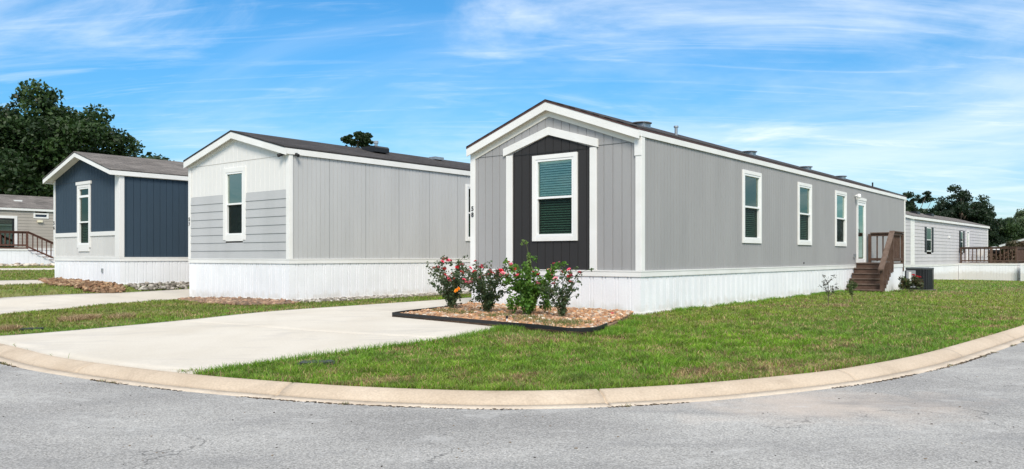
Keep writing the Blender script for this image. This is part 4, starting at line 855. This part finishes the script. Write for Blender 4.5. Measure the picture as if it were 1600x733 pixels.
def rose(x, y, h, w, nstem, nleaf, nbl, pal, label, seed, dense=0, shoot=0, orange=False, lsize=.032):
    random.seed(seed); z0 = gz(x, y)+.05; T = thing('rose_bush', (x, y, z0), 0, label, 'rose bush', 'rose bushes in the stone bed')
    mb = MB(); tips = []; C = []
    for k in range(nstem):
        a = 6.28*(k+random.random()*.6)/nstem; rr = w/2*(.35+.85*random.random()); hh = h*(.55+.45*random.random())
        p0 = Vector((random.uniform(-.04, .04), random.uniform(-.04, .04), 0)); tip = Vector((rr*math.cos(a), rr*math.sin(a), hh)); mid = p0.lerp(tip, .5)+Vector((-.15*rr*math.cos(a), -.15*rr*math.sin(a), .08*h))
        pts = [p0, p0.lerp(mid, .5)+Vector((0, 0, .03)), mid, mid.lerp(tip, .5), tip]; mb.tube(pts, [.011, .009, .007, .005, .003], 5); tips.append(tip)
        for t in (1, 2, 2, 3, 3, 4):
            q = pts[t]; e = q+Vector((random.gauss(0, .13)*w, random.gauss(0, .13)*w, random.uniform(.0, .12)*h)); mb.tube([q, q.lerp(e, .5)+Vector((0, 0, .02)), e], [.004, .003, .002], 4)
            C.append((*e, .04*w+.02))
            if t > 2: tips.append(e)
        for t in (.6, 1.0, 1.4, 1.8, 2.4, 3, 3.6, 4):
            i = int(min(t, 3)); q = pts[i].lerp(pts[i+1], t-i); C.append((*q, .05*w+.02))
    if dense:
        for k in range(dense): a = random.random()*6.28; rr = w*.36*random.random()**.5; C.append((rr*math.cos(a), rr*math.sin(a), random.uniform(.12, .62)*h, .11))
    mb.build('stems', STEM, T)
    V, F, c_ = leafcloud(C, nleaf, lsize, pal, elong=1.5); npmesh('foliage', V, [F], LEAF, T, col=c_)
    tips.sort(key=lambda v: -v.z); pool = tips[:max(int(nbl*1.6), 8)]
    for k in range(nbl):
        t = random.choice(pool) if random.random() < .8 else random.choice(tips); m = random.choice([PINKM, PINKM, REDM, PALEM])
        b = bpy.data.objects.new('blossom', m); COL.objects.link(b); b.parent = T; b.location = t+Vector((random.gauss(0, .02), random.gauss(0, .02), random.uniform(.01, .06))); s = random.uniform(.036, .058); b.scale = (s, s, s); b.rotation_euler = (random.uniform(-.8, .8), random.uniform(-.8, .8), random.random()*6)
    if orange:
        for dx in (-.02, .03, .0): b = bpy.data.objects.new('blossom', ORM); COL.objects.link(b); b.parent = T; b.location = (.12+dx, -.22, .40+dx); b.scale = (.036, .036, .036); b.rotation_euler = (1.2, 0, dx*30); b['label'] = 'orange bloom'
    if shoot:
        s_ = MB(); P = [Vector((0, 0, .5)), Vector((.01, 0, .85)), Vector((-.01, 0, 1.10)), Vector((-.05, 0, 1.29)), Vector((-.09, 0, 1.32)), Vector((-.13, 0, 1.27))]; s_.tube(P, [.01, .009, .007, .005, .004, .003], 5)
        s_.build('tall_shoot', STEM, T); V, F, c_ = leafcloud([(*P[1].lerp(P[2], k/6), .035) for k in range(7)]+[(*P[0].lerp(P[1], k/6), .05) for k in range(7)]+[(*p, .025) for p in P[2:]], 420, .028, [(.09, .17, .03), (.16, .24, .06), (.12, .2, .05)], elong=2); npmesh('shoot_leaves', V, [F], LEAF, T, col=c_)
    return T
DKG = [(.035, .065, .03), (.055, .095, .04), (.085, .13, .05), (.13, .11, .065)]; BRG = [(.045, .12, .012), (.075, .18, .02), (.12, .24, .03)]
rose(-1.19, 15.55, .96, 1.1, 13, 2700, 32, DKG, 'leftmost rose bush with an orange bloom low among pink flowers', 1, orange=True)
rose(-.45, 14.6, .88, 1.0, 13, 2900, 26, DKG, 'dark leaved rose bush second from the left with pale pink flowers', 2)
rose(.30, 14.0, .96, 1.0, 11, 5200, 20, BRG+[(.05, .09, .02)], 'bright green rose bush with red blooms and one tall curling shoot', 3, dense=26, shoot=1, lsize=.036)
rose(.86, 13.35, .80, .72, 9, 1250, 12, DKG, 'thin sparse rose bush at the right end of the row', 4)
b = bpy.data.objects.new('fallen_blossom', PINKM); COL.objects.link(b); b.location = (1.72, 13.55, gz(1.72, 13.55)+.12); b.scale = (.045,)*3; tag(b, 'single pink blossom lying on the stones by the white skirting', 'blossom')

# leafy weeds and grass tufts in the bed, kerb seam and lawn
def blades(name, P, h, w, pal, lean=.4, label=None, cat='grass', cols=None, zoff=0):
    n = len(P); a = rng.random(n)*6.28; hh = h*(.5+rng.random(n)); ww = w*(.7+rng.random(n)*.6); z = ground(P)+zoff
    dx, dy = np.cos(a), np.sin(a); l = rng.random(n)*lean*hh; b2 = rng.random(n)*6.28; lx, ly = np.cos(b2)*l, np.sin(b2)*l
    V = np.stack([np.c_[P[:, 0]-dx*ww/2, P[:, 1]-dy*ww/2, z-.012], np.c_[P[:, 0]+dx*ww/2, P[:, 1]+dy*ww/2, z-.012],
                  np.c_[P[:, 0]+dx*ww*.35+lx*.4, P[:, 1]+dy*ww*.35+ly*.4, z+hh*.6], np.c_[P[:, 0]-dx*ww*.35+lx*.4, P[:, 1]-dy*ww*.35+ly*.4, z+hh*.6],
                  np.c_[P[:, 0]+lx, P[:, 1]+ly, z+hh]], 1).reshape(-1, 3)
    k = np.arange(n)*5; F4 = np.c_[k, k+1, k+2, k+3]; F3 = np.c_[k+3, k+2, k+4]
    if cols is None: pal = np.array(pal); cols = pal[rng.integers(0, len(pal), n)]*(.8+rng.random((n, 1))*.4)
    return tag(npmesh(name, V, [F4, F3], LEAF, col=np.repeat(np.c_[cols, np.ones(n)], 5, 0)), label, kind='stuff', cat=cat)
def fbm(P, s, seed):
    r_ = np.random.default_rng(seed); v = np.zeros(len(P))
    for o in range(5):
        f = s*1.9**o
        for _ in range(4):
            a = r_.random()*6.28; v += np.sin((P[:, 0]*math.cos(a)+P[:, 1]*math.sin(a))*f*(1+r_.random()*.6)+r_.random()*6.28)/(1.55**o)
    return v/4.2
# lawn
excl = [D1[::4], D2[::3], PTH, PT2, np.array(BEDP)]
def rectp(PW, x0, x1, y0, y1): return np.array([PW(x0, y0), PW(x1, y0), PW(x1, y1), PW(x0, y1)])
excl += [rectp(PW1, 0, L1, -.02, W1), rectp(PW2, 0, L2, -.02, W2), rectp(PW3, 0, L3, -.02, W3), rectp(PW4, 0, L4, -3.2, W4), rectp(PW5, 0, L5, -.02, W5), rectp(PW5, s0-.5, 16, -5.6, 0), rectp(PW1, sx0-.02, sxl, -wo_, 0)]
excl += [np.array([(-9.05, 22.25), (-8.95, 21.2), (-8.3, 19.9), (-7.3, 18.6), (-5.9, 17.75), (-5.25, 18.1), (-5.0, 18.7), (-5.5, 19.38)]), np.array([(-15.1, 26.1), (-15.2, 25.4), (-13.2, 22.6), (-11.6, 21.75), (-10.95, 22.1), (-11.2, 22.9), (-11.6, 23.25)])]
excl += [np.array(wallstrip(PW2, -.1, 11, .62, .55)), np.array(wallstrip(PW3, .2, 6, .9, .8))]
def lawn_ok(P, kd=.0):
    ok = kdist(P) > kd
    for e in excl: ok &= ~inpoly(P, e)
    return ok
NB = 800000
u = rng.random(NB); Y = 1/((1-u)/6.5**.85+u/75**.85)**(1/.85); X = (rng.random(NB)*1.5-.75)*Y; P = np.c_[X, Y]; P = P[lawn_ok(P, .0)]
v1 = fbm(P, .8, 1); v2 = fbm(P, 3.2, 2); v3 = fbm(P, .33, 5)
v7 = fbm(P, 6, 23); keepm = rng.random(len(P)) < np.clip(.85+v2*.30+v1*.15+v7*.45, .12, 1); P, v1, v2, v3 = P[keepm], v1[keepm], v2[keepm], v3[keepm]
n = len(P); print('blades', n)
fresh = np.array((.175, .34, .018)); dull = np.array((.135, .235, .040)); olive = np.array((.26, .30, .045)); dry = np.array((.48, .36, .18)); brown = np.array((.27, .17, .09))
t = np.clip(.5+v1*.55+rng.normal(0, .2, n), 0, 1)[:, None]; col = dull*(1-t)+fresh*t
t = np.clip(v3*.5+.15+rng.normal(0, .15, n), 0, .8)[:, None]; col = col*(1-t)+olive*t
dl = ((P@LV) > 14.5)                                   # the left lawns run drier and yellower
v4 = fbm(P, 1.5, 9); pr = np.clip(.09+1.2*np.clip(v4-.30, 0, .45)+.25*(v2 < -.25)+.10*dl, 0, 1); m = rng.random(n) < pr; col[m] = np.where(rng.random((m.sum(), 1)) < .55, dry, brown)
col[dl] = col[dl]*.6+np.array((.19, .20, .04))*.4
v5 = fbm(P, 9, 13); col *= (.58+rng.random((n, 1))*.66)*np.clip(1+.40*v5, .5, 1.6)[:, None]
Yd = P[:, 1]; v6 = fbm(P, 13, 17); hgt = .030*(1+.45*np.clip(v2+v1*.4, -1, 1)+.45*np.clip(v6, -1, 1.2)); ed = np.clip(1-kdist(P)/.15, 0, 1)*0
blades('grass', P, hgt, .0075*np.clip(Yd/8.5, .8, 5)**.85, None, 2.0, 'mown green lawn with dry brown patches', cols=col)
# tufts: lush clumps, lawn edges
def clump(cx, cy, r, n): a = rng.random(n)*6.28; q = r*rng.random(n)**.6; return np.c_[cx+q*np.cos(a), cy+q*np.sin(a)]
TP = [clump(.85, 8.55, .22, 420), clump(1.55, 8.45, .2, 300), (clump(1.6, 12.0, .30, 900)), clump(1.4, 11.5, .2, 350), clump(1.95, 13.0, .25, 500), clump(2.3, 14.2, .2, 300), clump(-.05, 12.0, .25, 300)]
E_ = poly_at([(-3.38, 8.40), (-2.60, 9.50), (-.86, 10.97), (-.17, 12.15)], np.linspace(0, 1, 2300)); TP.append((E_+rng.normal(0, .05, E_.shape))+np.array((.06, -.03)))
kq = KC[(KC[:, 0] > -3.3) & (KC[:, 1] < 16)]; kq = kq[rng.integers(0, len(kq), 1500)]; TP.append(kq+rng.normal(0, .12, kq.shape)*np.array((1, .35)))
TP += [clump(*PW1(rng.uniform(.3, 13), -rng.uniform(.03, .12)), .12, 60) for _ in range(60)]
for _ in range(120):
    q = np.array((rng.uniform(-6, 9), rng.uniform(8, 16))); TP.append(clump(q[0], q[1], .12, 45))
TP = np.vstack(TP); TP = TP[lawn_ok(TP, -.012)]
blades('grass_tufts', TP, .062, .0075, [(.15, .30, .022), (.20, .36, .03), (.11, .22, .025)], 1.4, 'longer bright green grass tufts in the lawn and along its edges')
BG = np.vstack([clump(*c_, .3, 320) for c_ in ((-1.25, 14.9), (-.3, 13.6), (.3, 12.6), (.7, 12.4), (.75, 12.0), (.25, 13.2), (-.95, 14.3), (1.0, 12.4))]); BG = BG[inpoly(BG, BEDP)]
blades('bed_weeds', BG, .05, .008, [(.10, .16, .03), (.15, .17, .05), (.25, .22, .10)], .9, 'patchy weeds and grass among the stones of the rose bed', zoff=.07)
hay = np.vstack([clump(-8.25, 14.95, .28, 900), clump(-8.1, 15.15, .2, 400), clump(-7.5, 15.2, .25, 350), clump(-8.5, 13.4, .16, 350), clump(2.0, 14.3, .18, 150), clump(7.45, 17.9, .18, 200)])
blades('dry_clippings', hay, .07, .012, [(.42, .30, .17), (.30, .20, .11), (.5, .38, .22)], 2.2, 'small heaps of dry grass clippings on the lawns')
# grass strip between driveway and light grey home
# seam debris between gutter and asphalt
kk = np.interp(rng.random(2600), [0, 1], [0, 1]); sg = seg; pos = seg[np.argmin(np.hypot(kd[:, 0]+8, kd[:, 1]-11.9))]; pe = seg[np.argmin(np.hypot(kd[:, 0]-9.5, kd[:, 1]-14.6))]
q = pos+kk*(pe-pos); dens = np.clip(.5+np.sin(q*2.3)+.8*np.sin(q*.9+1)+.6*np.sin(q*5.7), 0, 1); q = q[rng.random(len(q)) < dens]
C_ = np.c_[np.interp(q, seg, kd[:, 0]), np.interp(q, seg, kd[:, 1])]; i_ = np.clip(np.searchsorted(keep, q), 0, len(keep)-1); Nq = NN[i_]
Dd = C_+Nq*(.435+rng.normal(0, .012, (len(q), 1)))
def flakes(name, P, z, size, pal, label):
    n = len(P); s = size*(.4+rng.random(n)); sh = np.c_[1+rng.random(n), .6+rng.random(n)*.5, .25+rng.random(n)*.3]*s[:, None]; V = ICO[None]*sh[:, None]; a = rng.random(n)*6.28; ca, sa = np.cos(a)[:, None], np.sin(a)[:, None]
    X = V[..., 0]*ca-V[..., 1]*sa; Y = V[..., 0]*sa+V[..., 1]*ca; V = np.stack([X+P[:, 0:1], Y+P[:, 1:2], V[..., 2]+z[:, None]], -1).reshape(-1, 3)
    pal = np.array(pal); c_ = pal[rng.integers(0, len(pal), n)]; return tag(npmesh(name, V, [(ICF[None]+(np.arange(n)*12)[:, None, None]).reshape(-1, 3)], TINT, col=np.repeat(np.c_[c_, np.ones(n)], 12, 0)), label, kind='stuff', cat='debris')
flakes('seam_debris', Dd, rise(Dd)-.236, .011, [(.03, .025, .02), (.07, .05, .035), (.10, .07, .04)], 'dark grit and dry leaves caught in the gutter seam')
Rp = np.c_[rng.uniform(-6, 9, 900), rng.uniform(3.5, 11, 900)]; Rp = Rp[kdist(Rp) < -.5]
flakes('road_grit', Rp, rise(Rp)-.234, .006, [(.05, .045, .04), (.5, .48, .45), (.2, .15, .1)], 'loose grit scattered over the asphalt')
sw = np.vstack([clump(*(C_[k]+Nq[k]*.44), .05, 40) for k in rng.integers(0, len(C_), 14)])
blades('seam_weeds', sw, .03, .006, [(.08, .13, .03), (.3, .2, .1)], 1.2, 'tiny weeds growing in the gutter seam', zoff=.20)

# thin weeds beside the long wall
def weed(x, y, h, label, leafpal, nleaf, seed, tw=.25):
    random.seed(seed); T = thing('weed', (x, y, gz(x, y)), 0, label, 'weed'); mb = MB(); C = []
    mb.tube([(0, 0, 0), (.01, 0, h*.5), (.0, .01, h*.8)], [.01, .008, .005], 5)
    for k in range(15):
        a = random.random()*6.28; z = h*random.uniform(.3, .85); e = (tw*random.uniform(.4, 1)*math.cos(a), tw*random.uniform(.4, 1)*math.sin(a), min(h, z+random.uniform(.08, .28)*h*1.3)); mb.tube([(0, 0, z), (e[0]*.5, e[1]*.5, z+(e[2]-z)*.4), e], [.005, .004, .002], 4); C += [(*e, .05), (e[0]*.6, e[1]*.6, (z+e[2])/2, .04)]
    mb.build('stems', pmat('weed_stem', (.10, .08, .06), .8), T); V, F, c_ = leafcloud(C, nleaf, .022, leafpal, elong=2.2); npmesh('foliage', V, [F], LEAF, T, col=c_)
weed(7.28, 18.2, .68, 'thin bare dark weed in front of the long white skirting', [(.05, .05, .04), (.1, .09, .07)], 160, 5, .26)
weed(8.3, 19.3, .52, 'leafy green weed in front of the wooden steps', [(.06, .1, .03), (.12, .16, .06)], 420, 6, .16)
# red flowering shrub by the AC
sx_, sy_ = 12.62, 25.0; SH = thing('flowering_shrub', (sx_, sy_, gz(sx_, sy_)), 0, 'low shrub with red flowers in front of the air conditioner', 'shrub')
mb = MB(); C = []; random.seed(9)
for k in range(8): a = k*.8; e = (.28*math.cos(a), .2*math.sin(a), random.uniform(.2, .42)); mb.tube([(0, 0, 0), e], [.01, .004], 5); C.append((*e, .12))
mb.build('stems', STEM, SH); V, F, c_ = leafcloud(C, 900, .05, [(.05, .08, .025), (.09, .07, .04), (.06, .1, .03), (.22, .09, .06)]); npmesh('foliage', V, [F], LEAF, SH, col=c_)
for k in range(7): b = bpy.data.objects.new('blossom', REDM); COL.objects.link(b); b.parent = SH; b.location = (random.uniform(.0, .22), -.1+random.uniform(-.1, .1), random.uniform(.42, .52)); b.scale = (.085,)*3

# lids in the lawn
def lid(x, y, w, d, label, rz):
    z = gz(x, y); T = thing('valve_box', (x, y, z), rz, label, 'valve box', 'black valve boxes sunk in the lawns'); mb = MB(); mb.prism([(a, b_, -.03) for a, b_ in rrect(w, d, .04, 3)], (0, 0, .045)); mb.build('box', BLACKM, T); mb = MB(); mb.prism([(a  , b_, .016) for a, b_ in rrect(w*.86, d*.8, .03, 3)], (0, 0, .012)); mb.build('lid', BLACKM, T)
lid(-2.25, 9.1, .42, .28, 'black valve box in the grass beside the near driveway edge', .2); lid(-8.1, 13.35, .38, .24, 'black valve box in the left lawn beside a dry grass heap', .3)
sk = thing('garden_stake', (-.08, 12.45, gz(-.08, 12.45)), 0, 'small white stake in the weeds at the front of the rose bed', 'stake'); mb = MB(); mb.tube([(0, 0, 0), (0, 0, .13)], .012, 8); mb.build('post', VINYLF, sk); mb = MB(); mb.tube([(0, 0, .13), (0, 0, .17)], .02, 8); mb.build('cap', BLACKM, sk)

# ------------------------------------------------------------------ trees
def limb_set(mb, base, top, C, r0, n, seed):
    random.seed(seed); base = Vector(base); top = Vector(top)
    pts = [base.lerp(top, t)+Vector((random.gauss(0, .1), random.gauss(0, .1), 0))*(t > 0) for t in (0, .25, .5, .75, 1)]; mb.tube(pts, [r0, r0*.8, r0*.62, r0*.42, r0*.2], 9)
    for c_ in C[:n]:
        t = random.uniform(.35, .9); p = base.lerp(top, t); e = Vector(c_[:3]); m = p.lerp(e, .5)+Vector((0, 0, .06*(e-p).length)); mb.tube([p, m, e], [r0*.32, r0*.2, r0*.07], 6)
def tree(name, x, y, label, lobes, nclump, nleaf, lsize, pal, r0, toph, group, seed, cat='tree', sub=.38, flat=.25, trunkmat=None):
    global rng; rs = np.random.default_rng(seed); z0 = gz(x, y); T = thing(name, (x, y, z0), 0, label, cat, group)
    C = []
    for lx, ly, lz, lr, sz in lobes:
        k = max(3, int(nclump*lr*lr/sum(l[3]**2 for l in lobes)))
        d = rs.normal(size=(k, 3)); d /= np.linalg.norm(d, axis=1)[:, None]; rr = lr*(.55+.45*rs.random(k)); p = d*rr[:, None]*np.array((1, 1, sz))+np.array((lx, ly, lz))
        C += [(*q, lr*sub*(.55+.7*rs.random())) for q in p]
    rs.shuffle(C); mb = MB(); limb_set(mb, (0, 0, -.2), (0, 0, toph), C, r0, 26, seed); mb.build('trunk', trunkmat or BARK, T)
    V, F, c_ = leafcloud(C, nleaf, lsize, pal, flat=flat, up=.3); npmesh('crown', V, [F], LEAF, T, col=c_); return T
OAK = [(.012, .026, .008), (.02, .044, .012), (.035, .072, .018), (.065, .115, .03)]; PIN = [(.010, .024, .010), (.018, .038, .016), (.035, .062, .025)]; MIXG = [(.03, .06, .02), (.05, .095, .03), (.075, .13, .04)]
G = 'trees behind the homes'
tree('oak_tree', -37.2, 61, 'big dark spreading oak behind the tan home at the left edge', [(-4.0, 0, 9.0, 4.4, .9), (.2, 0, 9.5, 4.3, .9), (2.4, 0, 9.5, 3.5, .9), (4.6, 0, 8.4, 3.5, .9), (6.6, -1, 6.4, 2.4, .8), (-1.5, 0, 6.0, 5.0, .8), (5.0, 0, 3.6, 3.4, .7)], 210, 90000, .19, OAK, .55, 9.5, G, 21, sub=.34)
OAKT = tree('oak_tree', -45.0, 70, 'dark leafy tree half hidden behind the big oak at the left edge', [(0, 0, 6, 6, .9), (5, 0, 4, 5, .8), (-4, 0, 8, 5, .9)], 90, 26000, .36, OAK, .5, 8, G, 22)
tree('oak_tree', -33.5, 72, 'dark tree filling the gap under the big oak behind the navy home', [(0, 0, 5, 5, .8), (-5, 0, 4, 4.5, .8), (2.5, 0, 4.5, 3.6, .8)], 70, 22000, .36, OAK, .4, 6, G, 23)
tree('pine_tree', -14.2, 72, 'small pine top showing over the roof of the light grey home', [(.1, 0, 11.25, 1.15, .65), (-1.2, 0, 10.6, .5, .5), (1.1, 0, 10.8, .7, .5), (0, 0, 10, 1.0, .5)], 40, 8000, .13, [(.012, .028, .01), (.025, .05, .018), (.045, .08, .03)], .2, 11.3, G, 24, sub=.36, flat=.4)
tree('pine_tree', 48.8, 96, 'sparse dark pine just right of the corner home roof', [(-1.1, 0, 8.5, 1.6, .5), (1.2, 0, 8.8, 1.4, .5), (-.6, 0, 7.0, 1.8, .5), (1.4, 0, 6.4, 1.6, .5), (.2, 0, 5.0, 2.0, .5), (2.0, 0, 4.4, 1.4, .5), (0, 0, 3, 2.4, .5)], 70, 15000, .16, PIN, .22, 8.9, G, 25, sub=.36, flat=.4)
tree('pine_tree', 54.5, 96, 'tall full dark pine behind the home with black shutters', [(-.9, 0, 8.5, 2.0, .75), (1.3, 0, 8.1, 2.0, .75), (-2.2, 0, 6.6, 2.2, .7), (.6, 0, 6.6, 2.6, .75), (.3, 0, 4.8, 3.4, .75), (0, 0, 2.5, 3.4, .7)], 120, 40000, .16, PIN, .28, 9, G, 26, flat=.35)
tree('pine_tree', 58.1, 98, 'narrower dark pine standing right of the tallest pine', [(0, 0, 7.9, 1.3, .8), (-.6, 0, 6.9, 1.6, .7), (.6, 0, 6.2, 1.8, .7), (-.7, 0, 4.8, 2.6, .7), (.4, 0, 2.6, 2.8, .8)], 90, 26000, .16, PIN, .24, 8, G, 27, flat=.35)
tree('leafy_tree', 64.0, 104, 'mid green round tree right of the pines', [(-.3, 0, 4.9, 2.5, .8), (1.8, 0, 3.6, 2.4, .8), (-1.8, 0, 3.4, 2.6, .8)], 90, 30000, .16, [(.015, .035, .012), (.03, .06, .018), (.05, .09, .025)], .25, 5, G, 28)
tree('leafy_tree', 71.0, 112, 'paler rounded tree lower down beyond the deck', [(0, 0, 4.8, 2.7, .8), (2.0, 0, 3.2, 2.6, .8), (-2.2, 0, 3.2, 2.4, .8)], 90, 28000, .17, [(.03, .05, .022), (.08, .12, .05), (.10, .14, .06)], .25, 5, G, 29)
tree('leafy_tree', 76, 118, 'loose tree at the right edge of the picture', [(0, 0, 6.8, 2.2, .8), (.5, 0, 4.2, 3.2, .8), (-2, 0, 2.6, 2.6, .7)], 80, 24000, .17, [(.04, .065, .03), (.08, .12, .05), (.14, .10, .06)], .25, 7, G, 30)
tree('shrub', 33.8, 53.5, 'brownish green shrub behind the rail at the right edge', [(0, 0, 1.3, 1.2, .8), (.9, .2, 1.7, 1.2, .8), (.5, 0, .7, 1.1, .6)], 30, 8000, .12, [(.06, .07, .03), (.11, .09, .05), (.16, .09, .06)], .06, 1.6, None, 31, cat='shrub')
# far home right of the deck
A6 = (42.7, 60.5); H6 = thing('mobile_home', (A6[0], A6[1], gz(*A6)), rotz(60), 'far brown walled home with a white roof edge at the right edge', 'mobile home', 'mobile homes along the street')
mb = MB(); strips(mb, 'end', 0, 5, lambda a: 0, lambda y: 2.6+.7*(1-abs(y-2.5)/2.5), grooves=grid(0, 5, .3), apex=2.5); strips(mb, 'long', 0, 12, lambda a: 0, lambda a: 2.62, grooves=grid(0, 12, .3)); strips(mb, 'far', 0, 12, lambda a: 0, lambda a: 2.62, W=5); strips(mb, 'back', 0, 5, lambda a: 0, lambda y: 2.6+.7*(1-abs(y-2.5)/2.5), apex=2.5, L=12); mb.build('wall', siding('brown_siding', (.2, .13, .10)), H6)
roof_parts(H6, 12, 5, 2.7, 3.4, .2, .15, ROOF3, DRIPB, WHITE)
# trees across the road, mirrored in the panes
def far_copy(src, x, y, s, label):
    c_ = src.copy(); COL.objects.link(c_); c_.location = (x, y, gz(x, y)); c_.scale = (s, s, s); c_['label'] = label; c_['group'] = 'trees across the road'
    for ch in src.children: d = ch.copy(); COL.objects.link(d); d.parent = c_
    return c_

for (x_, y_, sc_) in ((-40, 8, .36), (-44, 0, .44), (-42, -9, .40), (-36, -20, .5), (8, -36, .6), (50, 40, .32), (58, 33, .42)):
    far_copy(OAKT, x_, y_, sc_, 'leafy tree standing across the road out of the picture')
